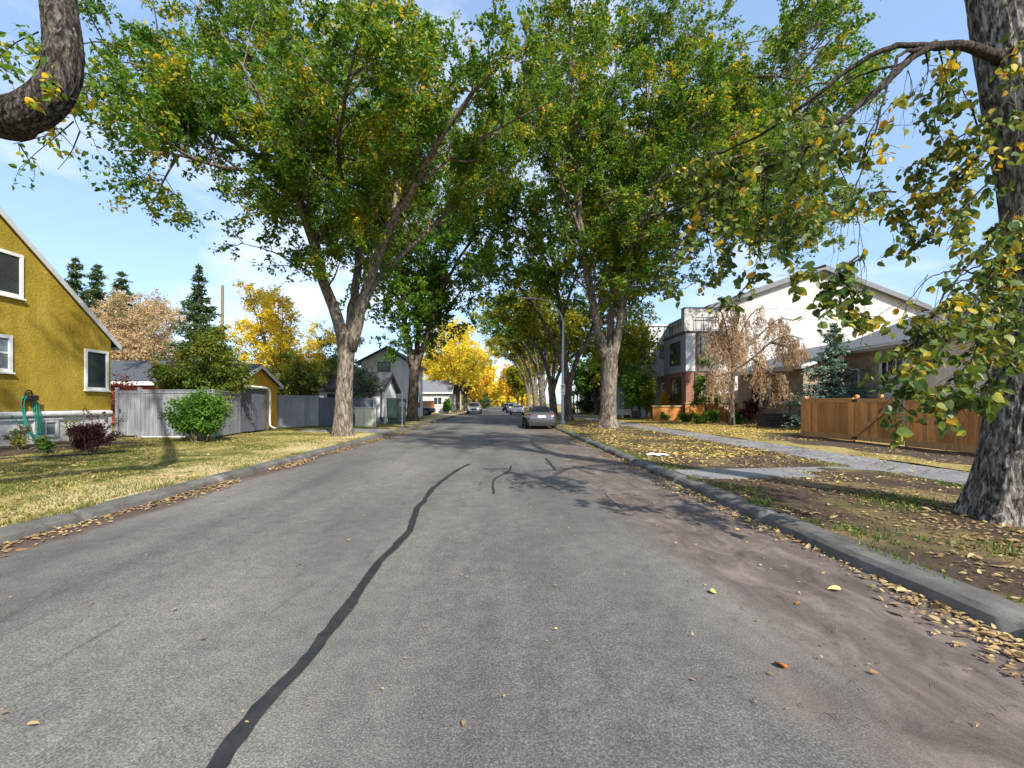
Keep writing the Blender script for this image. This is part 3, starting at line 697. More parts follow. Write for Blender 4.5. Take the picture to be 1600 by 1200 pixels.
elm('shaded green elm growing between the green cabinet and the driveway', (-7.6,D,bz), T, [.56,.48,.43,.41,.40], limbs, M['leaf_elm_b'], M['bark_far'], .24,
    gp=dict(den1=1.7, L1=(2.0,4.2), n2=6, L2=(.9,2.0), nl=66, tw=.7, tmin=.05, r1=.05), zmin=lambda P: np.where(P[:,0] > -5.2, 7.4, 4.4), surfkw=dict(flare=.3, seed=2.2, sides=28, step=.3))

# second elm on the right, behind the lamp
D = 37.6; bz = zgf(5.75, D)
T = [Vector((5.75,D,bz-.2)), Vector((5.75,D,bz+.6)), W(887,620,D), W(889,590,D)]
limbs = [(dpts(D, l), a, b) for l, a, b in [
 ([(886,605),(882,560),(877,500,-.5),(868,440,-1),(860,370,-2),(850,300,-2.5)], .30, .06),
 ([(886,600),(872,555,-.5),(853,510,-1.5),(825,465,-3),(795,435,-4.5),(765,425,-6)], .24, .05),
 ([(890,600),(902,560,.4),(918,530,.8),(935,480,1.5),(945,420,2),(950,350,2)], .24, .05),
 ([(877,500,-.5),(900,430,1),(920,360,2),(930,290,2)], .14, .03),
 ([(868,440,-1),(840,380,-3),(815,330,-4),(800,270,-5)], .14, .03),
 ([(918,530,.8),(950,500,1.5),(985,470,2),(1015,440,2)], .12, .03),
]]
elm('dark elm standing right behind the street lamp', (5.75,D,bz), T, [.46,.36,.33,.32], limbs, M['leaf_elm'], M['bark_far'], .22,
    gp=dict(den1=1.5, L1=(2.0,4.0), n2=5, L2=(.9,2.0), nl=56, tw=.7, tmin=.25, r1=.05), zmin=lambda P: np.where(P[:,0] > 8, 7.5, 9.6), surfkw=dict(flare=.25, seed=6.6, sides=26, step=.3))

# the row of elms beyond that leans over the road
def leaning(label, x, D, k, leaf, group='leaning elms further along the right side'):
    bz = zgf(x, D); B = Vector((x, D, bz))
    def q(dx, dy, dz): return B+Vector((dx*k, dy*k, dz*k))
    T = [q(0,0,-.3), q(0,0,.6), q(-.1,0,2.2), q(-.25,0,3.4)]
    limbs = [([q(-.15,0,2.8),q(-.6,-.3,5),q(-1.6,-.6,7.5),q(-3.2,-1,9.8),q(-5.6,-1.5,11.3),q(-7.6,-2,11.6)], .30*k, .05),
             ([q(-.2,0,3),q(-.7,.6,5.5),q(-2.0,1.2,8.5),q(-4.2,1.8,11),q(-6.2,2.2,12.5)], .26*k, .05),
             ([q(-.1,0,3),q(.1,.2,6),q(.2,.4,9),q(-.4,.6,12.5),q(-1,.6,15)], .26*k, .05),
             ([q(0,0,3),q(.8,-.3,5.5),q(2,-.5,8.5),q(3.4,-.7,11),q(4.4,-1,13)], .24*k, .05),
             ([q(-.6,-.3,5),q(-1.2,-1.5,8),q(-2.2,-2.5,11),q(-3,-3,14)], .16*k, .04),
             ([q(.8,-.3,5.5),q(2.4,.4,7),q(4,.8,8.5)], .14*k, .03)]
    return elm(label, tuple(B), T, [.60*k,.47*k,.42*k,.40*k], limbs, leaf, M['bark'], .36, group=group,
        gp=dict(den1=1.2, L1=(2.2,4.2), n2=5, L2=(1,2), nl=38, tw=.95, tmin=.35, r1=.055, sides=(9,4,3)), zmin=lambda P: np.where(P[:,0] < x-1.0, np.minimum(11.0, 8.4+.55*(x-1-P[:,0]))*k, 7.2), surfkw=dict(flare=.3, seed=D, sides=20, step=.4))
leaning('elm leaning over the road, first one beyond the dark grey sedan', 6.2, 52, 1.0, M['leaf_olive'])
leaning('elm leaning over the road, beside the white sedan', 6.3, 65, 1.08, M['leaf_elm_b'])
leaning('elm leaning over the road, next beyond the white sedan', 6.4, 80, 1.1, M['leaf_olive'])
leaning('elm leaning over the road, farthest of the leaning row', 6.5, 100, 1.12, M['leaf_olive'])

# ------------------------------------------------------------------ generic round-crowned tree
def round_tree(name, label, cat, base, h, r, th, leaf, bark, size, nlimb=7, group=None, gp=None, tr=.25, spread=.8, zfrac=None, low=.3):
    B = Vector(base); root = empty(name, base, label, cat, group)
    mb = MB(); T = [B+Vector((0,0,-.15)), B+Vector((0,0,th*.5)), B+Vector((random.gauss(0,.1),random.gauss(0,.1),th))]
    mb.tube(catmull(T, .4), [tr*1.15 if i == 0 else tr for i in range(len(catmull(T, .4)))], 12)
    limbs = []
    for i in range(nlimb):
        a = 2*math.pi*i/nlimb+random.uniform(-.4,.4); e = random.uniform(low, 1.0) if i else 1.0
        rr = r*spread*math.sqrt(max(0, 1-(e*1.0-.35)**2/.9))*(1 if i else .1)
        tip = B+Vector((math.cos(a)*rr, math.sin(a)*rr, th+(h-th)*e*.92)); s = B+Vector((0,0,th*random.uniform(.7,1)))
        mid = s.lerp(tip, .5)+Vector((0,0,(h-th)*.08))+Vector((math.cos(a),math.sin(a),0))*rr*.12
        limbs.append(([s, mid, tip], tr*.5, tr*.1))
    g = dict(den1=1.2, L1=(r*.3,r*.6), n2=4, L2=(r*.15,r*.32), nl=40, tw=.5, tmin=.3, r1=tr*.15, sides=(7,4,3)); g.update(gp or {})
    P = grow(mb, limbs, zmin=(B.z+h*zfrac if zfrac else None), **g)
    mb.build('trunk', bark, root, smooth=True)
    leaf_obj('crown', P, rng.uniform(size*.7, size*1.3, len(P)), leaf, root)
    return root
BF = M['bark_far']
yg = 'yellow trees along the left side of the street'
round_tree('ash_tree', 'golden ash tree behind the white parked vehicle, first by the road', 'tree', (-6.9,74,.15), 15.5, 6.2, 3.6, M['leaf_yellow'], BF, .36, 9, yg, dict(nl=30, tw=.9), .34)
round_tree('ash_tree', 'golden ash tree standing just past the first golden one', 'tree', (-6.9,90,.15), 17, 6.2, 4, M['leaf_yellow'], BF, .42, 9, yg, dict(nl=26, tw=1), .42)
round_tree('ash_tree', 'yellow green ash tree beside the white cottage with grey roof', 'tree', (-10.5,88,.2), 13, 5, 3, M['leaf_yellow'], BF, .5, 8, yg, dict(nl=34, tw=1), .3)
round_tree('maple_tree', 'orange maple tree far down on the left of the road', 'tree', (-6.6,118,.1), 11, 5, 2.5, M['leaf_orange'], BF, .55, 8, None, dict(nl=34, tw=1), .3)
round_tree('ash_tree', 'yellow tree far down the street beside the tall cedar', 'tree', (-4.8,165,0), 16, 7, 3, M['leaf_yellow'], BF, .8, 8, yg, dict(nl=30, tw=1.2), .4)
round_tree('ash_tree', 'bright yellow tree at the very end of the road', 'tree', (1.5,215,0), 13, 7, 2.5, M['leaf_yellow'], BF, 1.0, 8, None, dict(nl=30, tw=1.4), .4)
round_tree('maple_tree', 'orange brown tree on the right at the end of the road', 'tree', (6.0,150,0), 17, 7, 3, M['leaf_orange'], BF, .7, 8, None, dict(nl=34, tw=1.2), .4)
round_tree('maple_tree', 'rust tinted tree between the leaning elms and road end', 'tree', (6.2,124,0), 13, 5.5, 3, M['leaf_olive'], BF, .55, 8, None, dict(nl=34, tw=1.1), .35)
round_tree('linden_tree', 'yellow green tree beside the grey modern house front', 'tree', (12.6,44.5,.2), 11.5, 4.2, 3, M['leaf_olive'], BF, .26, 8, None, dict(nl=44, tw=.7), .28)
round_tree('linden_tree', 'green tree behind the lamp near the front porch', 'tree', (12.5,58,.2), 9, 3.8, 2.4, M['leaf_bush'], BF, .3, 8, None, dict(nl=40, tw=.7), .24)

# a distant band of trees that closes the street and the gaps between houses
def far_wood(n, x0, x1, y0, y1, h0, h1, mat, size, per=420):
    L = []
    for _ in range(n):
        cx, cy, hh = random.uniform(x0,x1), random.uniform(y0,y1), random.uniform(h0,h1)
        p = rand_unit(per)*rng.uniform(.55,1,(per,1))**.6*np.array([hh*.42,hh*.42,hh*.5])+np.array([cx,cy,hh*.55]); L.append(p[p[:,2] > -.2])
    P = np.concatenate(L); return props(leaf_obj('distant_woods', P, rng.uniform(size*.6,size*1.3,len(P)), mat), kind='stuff')
far_wood(16, -14, 16, 235, 300, 8, 15, M['leaf_yellow'], 1.5)
far_wood(12, -30, 26, 260, 320, 9, 15, M['leaf_olive'], 1.6)
far_wood(16, -95, -22, 105, 165, 7, 12, M['leaf_olive'], 1.0)
far_wood(10, -60, -14, 95, 160, 8, 13, M['leaf_yellow'], .9)
far_wood(18, 18, 95, 85, 150, 7, 11, M['leaf_olive'], 1.0)

# ------------------------------------------------------------------ left background: larch, dry poplar, spruces, lilac
def spruce(label, base, h, r, mat, lvl=26, group=None, name='spruce_tree', per=9, nsize=.28, cat='spruce'):
    B = Vector(base); root = empty(name, base, label, cat, group); mb = MB(); P = []
    mb.tube([B+Vector((0,0,-.2)), B+Vector((0,0,h*.5)), B+Vector((0,0,h*.98))], [r*.07+.04, r*.05+.02, .012], 8)
    for i in range(lvl):
        f = (i+random.random()*.6)/lvl; z = h*(.10+.88*f); L = r*(1-f)**.95*random.uniform(.5,1.2)+.10
        for k in range(per):
            a = random.uniform(0, 2*math.pi); l = L*random.uniform(.55,1.1); d = Vector((math.cos(a),math.sin(a),0)); s = B+Vector((0,0,z))
            tip = s+d*l+Vector((0,0,-l*random.uniform(.12,.40)+.10*l)); mid = s.lerp(tip,.5)+Vector((0,0,-l*.10)); tip.z += l*.12
            mb.tube([s, mid, tip], [.022,.014,.005], 3, cap=False)
            m = max(8, int(l*26))
            t = rng.uniform(.12,1,(m,1)); c = np.array(s)*(1-t)**2+2*np.array(mid)*t*(1-t)+np.array(tip)*t**2
            side = np.array((-d.y,d.x,0)); c = c+side*rng.normal(0,1,(m,1))*l*.16*(1.1-t)+np.array((0,0,-1))*rng.random((m,1))*.10*l
            P.append(c)
    mb.build('trunk', M['bark_far'], root)
    P = np.concatenate(P); leaf_obj('crown', P, rng.uniform(nsize*.7,nsize*1.3,len(P)), mat, root, aspect=.34, droop=.15, up=.6)
    return root
def at(px, d, z=None):
    x = (px-PX)/F*d; return (x, d, .3 if z is None else z)
sg = 'tall spruces behind the yellow house'
spruce('dark spruce behind the yellow house roof, tallest of the three', at(118,64), 23, 9.0, M['needle'], 30, sg, nsize=.5)
spruce('dark spruce behind the yellow house, middle one of three', at(152,64), 22, 8.2, M['needle'], 30, sg, nsize=.5)
spruce('dark spruce behind the yellow house, above the tan tree', at(190,62), 20, 8.6, M['needle'], 28, sg, nsize=.5)
spruce('pointed dark spruce standing alone beside the utility pole', at(311,42), 14.6, 5.0, M['needle'], 34, None, per=10, nsize=.34)
for px, d, h, r, lab in ((178,50,12.0,4.6,'dry tan tree behind the dark garage roof, nearest the yellow house'), (232,52,12.2,4.8,'dry tan tree behind the dark garage roof, nearest the spruce')):
    round_tree('poplar_tree', lab, 'tree', at(px,d), h*1.14, r*1.12, 2.5, M['leaf_dry'], M['pole'], .20, 10, 'dry tan trees behind the garage', dict(nl=46, tw=.9, n2=6, r1=.05), .2)
round_tree('larch_tree', 'golden larch with feathery crown behind the yellow garage', 'tree', at(438,34), 10.6, 3.4, 2.4, M['leaf_larch'], BF, .17, 11, None, dict(nl=60, tw=.55, n2=5), .2, low=.15)
round_tree('larch_tree', 'low golden tree leaning to the right of the larch', 'tree', at(480,36), 7.2, 2.8, 1.8, M['leaf_larch'], BF, .17, 8, None, dict(nl=46, tw=.5), .15, low=.1)
round_tree('willow_tree', 'silver green tree behind the big forked elm', 'tree', at(530,41), 8.4, 2.6, 2, M['leaf_silver'], BF, .18, 8, None, dict(nl=46, tw=.5), .16, low=.1)
round_tree('willow_tree', 'silvery bush against the small white gabled annex', 'tree', at(570,31.2), 4.3, 1.1, .9, M['leaf_silver'], BF, .15, 8, None, dict(nl=46, tw=.4), .12, low=.05)
round_tree('lilac_tree', 'wide dark green lilac rising over the pale grey fence', 'tree', at(326,19.6), 4.9, 1.65, 1.2, M['leaf_lilac'], BF, .12, 13, None, dict(nl=84, tw=.42, n2=5, den1=1.8), .11, 1.0, low=.15)
lg = 'shrubs behind the fence beside the yellow garage'
round_tree('lilac_bush', 'dark shrub behind the pale fence beside the yellow garage', 'shrub', at(462,31), 4.8, 2.1, .9, M['leaf_lilac'], BF, .14, 10, lg, dict(nl=60, tw=.42, den1=1.6), .07, low=.1)
round_tree('lilac_bush', 'dark shrub behind the blue grey fence, left of the elm', 'shrub', at(512,34), 4.7, 2.1, .9, M['leaf_lilac'], BF, .14, 10, lg, dict(nl=60, tw=.42, den1=1.6), .07, low=.1)

# ------------------------------------------------------------------ shrubs
def bush(name, label, base, w, h, leaf, size, n=9000, group=None, stems=14, dy=None, cat='shrub', shape='diamond'):
    B = Vector(base); root = empty(name, base, label, cat, group); mb = MB(); P = []
    for i in range(stems):
        a = random.uniform(0,2*math.pi); e = random.uniform(.1,1)
        tip = B+Vector((math.cos(a)*w*.46*e, math.sin(a)*(dy or w)*.46*e, h*random.uniform(.72,1.02)*math.sqrt(max(.12,1-.75*e*e))))
        s = B+Vector((math.cos(a)*w*.08, math.sin(a)*w*.08, -.05)); mid = s.lerp(tip,.5)+Vector((0,0,h*.1))
        pl = catmull([s,mid,tip], .2); mb.tube(pl, [.02*(1-.8*j/(len(pl)-1)) for j in range(len(pl))], 5)
        for _ in range(5):
            p, t = sample(pl, random.uniform(.3,1)); d = Vector(rand_unit(1)[0]); d.z = abs(d.z)*.6
            b = wander(p, d, w*random.uniform(.10,.24), 3, .2); mb.tube(b, [.007,.005,.004,.002], 4, cap=False)
            m = n//(stems*5); t = rng.random((m,1)); c = np.array(b[0])*(1-t)+np.array(b[-1])*t+rng.normal(0,.055*max(w,h)*.6,(m,3)); P.append(c)
    mb.build('stem', M['bark_far'], root)
    P = np.concatenate(P); P = P[P[:,2] > B.z+.02]
    leaf_obj('foliage', P, rng.uniform(size*.7,size*1.3,len(P)), leaf, root, shape=shape, droop=.05, up=.7); return root
bush('green_bush', 'bright green rounded bush, in front of the pale grey fence', (-10.9,16.3,zgf(-10.9,16.3)), 2.7, 1.85, M['leaf_bush'], .10, 11000, stems=22, dy=1.7)
bush('barberry_bush', 'low dark purple barberry bush, in the bed by the yellow house', (-11.6,12.6,zgf(-11.6,12.6)), 1.35, .86, M['leaf_barberry'], .055, 8000, dy=.9)
bush('flower_plant', 'low leafy green plant under the green hose', (-12.4,12.2,zgf(-12.4,12.2)), .5, .45, M['leaf_bush'], .07, 700)
bush('berry_bush', 'thin reddish bush at the left end of the bed', (-13.5,12.6,zgf(-13.5,12.6)), .8, .75, M['leaf_olive'], .05, 900)
bush('rose_bush', 'sparse brown green bush beside the basement window', (-13.9,14.6,zgf(-13.9,14.6)), .8, .85, M['leaf_olive'], .055, 900)
# arching dark stems against the white foundation
root = empty('ninebark_shrub', (-14.0,15.6,zgf(-14,15.6)), 'dark shrub with arching stems before the white foundation', 'shrub'); mb = MB(); P = []
for i in range(9):
    b = Vector((-14.0,15.6,.25)); a = random.uniform(-1.3,1.3) if i % 3 else random.uniform(1.9,4.2); L = random.uniform(.6,1.15)
    tip = b+Vector((math.sin(a*.5)*.25+.15, math.sin(a)*L, random.uniform(.55,1.2))); mid = b.lerp(tip,.5)+Vector((0,0,.25)); pl = catmull([b,mid,tip],.1); mb.tube(pl, [.012*(1-.7*j/len(pl)) for j in range(len(pl))], 5)
    for p in pl[2:]: P.append(np.array(p)+rng.normal(0,.045,(7,3)))
mb.build('stem', M['bark_far'], root); P = np.concatenate(P); leaf_obj('foliage', P, rng.uniform(.05,.085,len(P)), M['leaf_barberry'], root)
# creeper on the red wall left
bush('creeper_bush', 'dark red creeper showing above the gate by the house', at(190,24), 2.4, 2.9, M['leaf_red'], .12, 2600, dy=.8)

# right side planting
bush('green_bush', 'bright green tree like bush beside the multi stemmed elm', at(993,40.5,.2), 3.0, 5.2, M['leaf_bush'], .19, 7000, stems=22)
bush('green_bush', 'dark narrow green bush at the end of the orange planter', at(1012,39.5,.2), 1.6, 4.3, M['leaf_lilac'], .17, 3600)
round_tree('young_tree', 'slender young green tree in front of the orange planter', 'tree', at(1103,32,.2), 4.7, 1.15, 1.2, M['leaf_bush'], BF, .13, 9, None, dict(nl=44, tw=.32, den1=2), .05, low=.05)
bush('green_bush', 'green shrub against the brick corner of modern house', at(1068,39,.2), 1.9, 4.2, M['leaf_bush'], .17, 3600)
bush('golden_bush', 'small rounded golden shrub under the brick wall', at(1037,41,1.0), 1.1, 1.9, M['leaf_yellow'], .13, 1500)
bush('purple_bush', 'dark purple leafed bush left of the wooden steps', at(1178,30,.2), 2.0, 2.1, M['leaf_barberry'], .13, 4200)
gp_ = 'low green plants along the orange planter'
for px, d, w, h in ((1040,37,1.6,.75),(1075,34,2.0,.8),(1115,33,2.2,.9),(1150,30.5,2.2,.7),(1095,31,1.6,.55)):
    bush('ground_plant', 'low green plant growing at the foot of the orange planter', at(px,d,.18), w, h, M['leaf_bush'], .13, 1500, gp_, 8)

# weeping tree with dry tan leaves
D = 28.8; bx = (1143-PX)/F*D; bz = .2; root = empty('weeping_tree', (bx,D,bz), 'weeping tree with dry tan foliage before the modern house', 'tree'); mb = MB(); P = []
T = catmull([Vector((bx,D,bz-.2)), W(1143,620,D), W(1145,580,D), W(1147,560,D)], .25); mb.tube(T, [.21-.09*i/(len(T)-1) for i in range(len(T))], 10)
LB = [[(1146,575),(1138,530,-.4),(1130,495,-.8),(1122,480,-1)], [(1147,565),(1158,520,.3),(1175,490,.5),(1190,482,.5)], [(1147,580),(1175,560,-.5),(1205,535,-1),(1232,525,-1.4),(1255,530,-1.5)],
      [(1146,590),(1130,585,-.4),(1118,590,-1)], [(1150,560),(1185,525,1),(1215,500,1.5),(1240,500,2)], [(1146,570),(1150,520,-1),(1155,490,-1.6),(1150,475,-2)], [(1140,540),(1120,520,-1),(1108,525,-1.4)], [(1175,560,-.5),(1200,580,-1),(1225,590,-1)], [(1205,535,-1),(1240,545,-.5),(1270,560,0)]]
for l in LB:
    pl = catmull(dpts(D, l), .2); mb.tube(pl, [.085-.06*i/(len(pl)-1) for i in range(len(pl))], 7)
    for _ in range(15):
        p, t = sample(pl, random.uniform(.2,1)); d = (perp_dir(t)+Vector((0,0,.5))).normalized(); b = wander(p, d, random.uniform(.3,.8), 4, .2, 0, .8); mb.tube(b, [.018,.014,.010,.007,.005], 4, cap=False)
        for _ in range(5):
            q, _t = sample(b, random.uniform(.4,1)); L = random.uniform(.6,2.3); k = int(L*24); s = rng.random((k,1))
            c = np.array(q)+np.array((random.gauss(0,.28),random.gauss(0,.28),-1))*s*L*.8+np.sin(s*random.uniform(2,5)+random.random()*6)*.07+rng.normal(0,.05,(k,3)); c[:,2] = np.maximum(c[:,2], 1.1); P.append(c)
mb.build('trunk', BF, root, smooth=True); P = np.concatenate(P)
V, Fc = leaf_geo(P, rng.uniform(.09,.19,len(P)), droop=1.6, up=.1, aspect=.33); npmesh('crown', V, Fc, M['leaf_tan'], root)

spruce('bluish spruce between the cedar fence and the bungalow', at(1303,22.6,.2), 5.6, 2.5, M['needle_blue'], 24, None, 'blue_spruce_tree', 11, .20)
spruce('tall narrow cedar at the far left of the road end', at(757,150,0), 9.5, 2.6, M['needle'], 24, None, 'cedar_tree', 10, .7, 'cedar')
spruce('dark spruce behind the multi stemmed elm near the porch', at(925,62,.2), 6.5, 3.2, M['needle'], 18, None, 'spruce_tree', 9, .5)
# ------------------------------------------------------------------ the two near elms
bz = zgf(6.6, 5.7); D = 5.7
T = [Vector((6.62,D,bz-.15)), Vector((6.62,D,bz+.25)), W(1601,700,D), W(1609,620,D), W(1621,550,D), W(1628,450,D), W(1618,300,D), W(1602,200,D), W(1585,100,D), W(1569,0,D), W(1556,-120,D)]
root = empty('elm_tree', (6.6,D,bz), 'massive grey trunked elm close by, with broad leaves hanging from twigs', 'tree', 'elms lining the street'); mb = MB()
trunk_surface(mb, T, [.50,.44,.405,.385,.35,.34,.33,.33,.335,.335,.335], flare=.42, ridges=24, amp=.085, sides=150, step=.035, seed=2.7)
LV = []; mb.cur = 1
def spray(pts, n, spread=.09, r=.012, twig=True, hang=.05):
    pl = catmull([W(*p) for p in pts], .06)
    if twig: mb.tube(pl, [max(.0025, r*(1-.8*i/(len(pl)-1))) for i in range(len(pl))], 6, cap=False)
    for _ in range(max(1, int(n*3.3)//6)):          # small side twigs with alternate leaves
        p, t = sample(pl, random.uniform(.08,1)); d = (t*.4+perp_dir(t)*.8+Vector((0,0,-.35))).normalized()
        b = wander(p, d, random.uniform(.5,1.6)*spread*1.6, 4, .25, 0, .35)
        if twig: mb.tube(b, [.0035,.003,.0025,.002,.0015], 4, cap=False)
        for _k in range(6):
            q, _t = sample(b, random.uniform(.15,1)); LV.append(np.array(q)+rng.normal(0,.018,3)+np.array((0,0,-hang*random.random())))
# the limb thinning out over the road, its bark darkened for crown shade
def limb(pts, r0, r1, sides=9):
    pl = catmull([W(*p) for p in pts], .08); n = len(pl)
    pl = [p+Vector((random.gauss(0,.006),random.gauss(0,.006),random.gauss(0,.006))) for p in pl]
    mb.tube(pl, [r0+(r1-r0)*(i/(n-1))**.6 for i in range(n)], sides)
limb([(1560,92,5.6),(1525,76,5.4),(1475,70,5.2),(1445,76,5.1),(1417,97,5.0),(1370,142,4.9),(1322,182,4.9),(1262,228,5.0),(1200,262,5.3),(1120,302,5.8),(1050,330,6.2),(965,352,6.6)], .075, .006)
limb([(1450,73,5.1),(1400,72,5),(1347,95,5.0),(1260,160,5.2),(1190,210,5.6),(1131,236,6),(1060,270,6.4),(1003,294,6.6),(950,325,7)], .04, .003, 6)
limb([(1447,75,5.1),(1408,84,4.8),(1392,120,4.5),(1378,160,4.4),(1368,205,4.4),(1355,240,4.4),(1344,275,4.4),(1330,312,4.4),(1324,335,4.4)], .026, .004, 6)
limb([(1330,312,4.4),(1300,322,4.4),(1250,345,4.5),(1215,350,4.6)], .006, .002, 5)
limb([(1332,318,4.4),(1342,345,4.4),(1341,400,4.4),(1345,450,4.4)], .006, .002, 5)
limb([(1417,97,5.0),(1340,120,5.2),(1290,150,5.3),(1240,160,5.5)], .02, .003, 6)
limb([(1300,60,5.4),(1255,120,5.5),(1215,190,5.6),(1200,250,5.6)], .014, .003, 5)
for s in [
 ([(1322,182,4.9),(1268,222,4.6),(1220,242,4.5),(1182,236,4.4)], 30), ([(1300,200,4.8),(1255,190,4.5),(1228,165,4.4)], 14),
 ([(1345,260,4.5),(1360,205,4.4),(1395,160,4.4)], 20), ([(1335,225,4.6),(1310,250,4.5),(1330,300,4.4)], 24), ([(1322,182,4.9),(1300,225,4.5),(1280,250,4.4)], 18),
 ([(1200,262,5.3),(1150,275,5.6),(1090,300,5.9),(1060,315,6.1)], 40), ([(1131,236,6),(1090,245,6),(1050,280,6.2),(1020,300,6.4)], 20),
 ([(1262,228,5.0),(1240,290,5.2),(1228,350,5.2),(1222,395,5.2)], 44), ([(1200,262,5.3),(1190,330,5.4),(1185,390,5.4),(1180,425,5.4)], 44),
 ([(1285,215,5),(1270,280,5.3),(1262,330,5.4),(1258,365,5.4)], 36), ([(1150,275,5.6),(1140,340,5.8),(1130,385,5.8),(1140,420,5.8)], 36),
 ([(1120,302,5.8),(1085,350,6),(1060,385,6),(1040,420,6)], 24), ([(1090,300,6),(1100,350,6),(1110,390,6),(1115,430,6)], 20),
 ([(1060,385,6),(1040,440,5.8),(1060,445,5.8)], 12), ([(1180,425,5.4),(1160,455,5.4),(1140,470,5.4)], 12),
 ([(1341,400,4.4),(1310,425,4.3),(1290,450,4.3),(1300,490,4.2)], 34), ([(1310,425,4.3),(1330,455,4.3),(1325,490,4.3)], 26), ([(1325,480,4.3),(1350,495,4.3),(1376,500,4.3)], 16), ([(1290,415,4.3),(1262,425,4.3),(1240,450,4.3)], 16),
 ([(1465,70,5.2),(1478,120,5.3),(1485,160,5.3)], 26), ([(1445,76,5.1),(1450,110,5.4),(1440,150,5.5)], 16), ([(1490,72,5.3),(1500,130,5.6),(1520,170,5.6)], 22),
 ([(1540,190,5.4),(1490,220,5.8),(1450,250,6),(1420,300,6)], 60), ([(1545,230,5.4),(1500,270,5.6),(1460,310,5.8),(1410,330,6),(1375,290,6.2)], 66),
 ([(1500,270,5.6),(1470,330,5.6),(1455,365,5.6)], 36), ([(1550,280,5.3),(1510,320,5.2),(1490,360,5),(1480,380,5)], 40), ([(1480,130,5.4),(1460,190,6),(1480,240,6),(1440,270,6.2)], 40), ([(1520,170,5.6),(1530,230,5.7),(1500,300,5.6)], 40),
 ([(1410,330,6),(1420,370,5.8),(1400,400,5.8)], 22), ([(1400,300,6),(1370,300,6),(1350,320,6)], 14),
 ([(1575,330,5.2),(1540,385,4.7),(1500,430,4.5),(1470,480,4.4),(1430,500,4.3)], 60), ([(1575,390,5.2),(1535,450,4.6),(1495,510,4.4),(1455,560,4.3),(1415,580,4.2),(1390,600,4.2)], 84),
 ([(1455,560,4.3),(1420,610,4.2),(1400,645,4.1),(1402,668,4.1)], 34), ([(1570,450,5.2),(1540,510,4.6),(1515,570,4.4),(1495,620,4.3),(1515,655,4.2)], 72),
 ([(1495,510,4.4),(1440,530,4.3),(1405,550,4.3),(1385,590,4.2)], 40), ([(1560,500,5),(1540,560,4.6),(1545,600,4.5),(1530,640,4.4)], 40), ([(1470,480,4.4),(1440,520,4.3),(1430,560,4.2)], 24), ([(1515,570,4.4),(1480,600,4.3),(1460,625,4.2)], 30),
 ([(1585,400,5.2),(1575,440,4.9),(1560,480,4.8),(1570,540,4.8)], 46), ([(1590,460,5.2),(1590,510,4.9),(1582,560,4.8)], 36), ([(1595,340,5.2),(1590,380,5),(1570,410,4.9)], 30),
 ([(1585,165,5.3),(1570,160,5.1),(1560,175,5.0)], 10), ([(1592,110,5.3),(1580,80,5.1),(1590,66,5.0)], 14), ([(1565,205,5.3),(1548,195,5.1),(1550,212,5.0)], 10), ([(1595,225,5.3),(1590,215,5.1),(1585,240,5.0)], 10), ([(1600,320,5.3),(1585,335,5.1),(1575,350,5.0)], 18),
]: spray(*s, spread=random.uniform(.11,.19))
# small dangling brown seed leaves and bare twiglets against the sky
for px, py in ((1370,330),(1395,395),(1405,400),(1345,395),(1300,395),(1320,350)): spray([(px,py-30,4.6),(px+4,py,4.6)], 1, .04, .002)
for a in range(26):
    px, py = random.choice([(1420,110),(1370,142),(1340,280),(1345,400),(1470,440),(1450,430),(1330,330)]); d = 4.7
    limb([(px,py,d),(px+random.uniform(-25,10),py+random.uniform(20,50),d),(px+random.uniform(-50,20),py+random.uniform(50,110),d)], .003, .001, 4)
for pts in ([(1575,395,5.2),(1520,420,4.8),(1480,450,4.6),(1462,500,4.5),(1452,545,4.4)], [(1570,430,5.2),(1500,440,4.7),(1470,470,4.6),(1440,520,4.5)], [(1560,440,5.1),(1515,425,4.8),(1460,430,4.6),(1420,470,4.5),(1410,500,4.5)]): limb(pts, .016, .003, 6)
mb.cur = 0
# upper crown, above the picture: it shades the verge and road
U = W(1545,-120,D); top = [
 ([U, U+Vector((-.6,.3,2)), U+Vector((-2.0,.8,5)), U+Vector((-3.6,1.4,8))], .13, .03), ([U, U+Vector((.3,-.5,2.5)), U+Vector((1,-1.8,6)), U+Vector((1.4,-3,9))], .2, .04),
 ([U, U+Vector((.6,.6,2)), U+Vector((2.4,1.6,5)), U+Vector((4.6,2.4,7))], .14, .03), ([U, U+Vector((-.1,.9,2.2)), U+Vector((-.4,2.8,5)), U+Vector((-1,5,8))], .12, .03)]
Pu = grow(mb, top, den1=1.3, L1=(1.8,3.8), n2=7, L2=(.8,1.6), nl=70, tw=.5, tmin=.3, r1=.028, zmin=8.2)
mb.build('trunk', [M['bark_near'], M['bark_twig_shaded']], root, smooth=True)
LV = np.array(LV)
V1, F1 = leaf_geo(LV, .078*np.clip(rng.lognormal(0,.24,len(LV)),.5,1.5), shape='ovate', droop=.75, up=.35, aspect=.78)
V2, F2 = leaf_geo(Pu, rng.uniform(.11,.17,len(Pu)), shape='diamond')
npmesh('crown', np.concatenate([V1,V2]), np.concatenate([F1,F2+len(V1)]), M['leaf_near'], root)

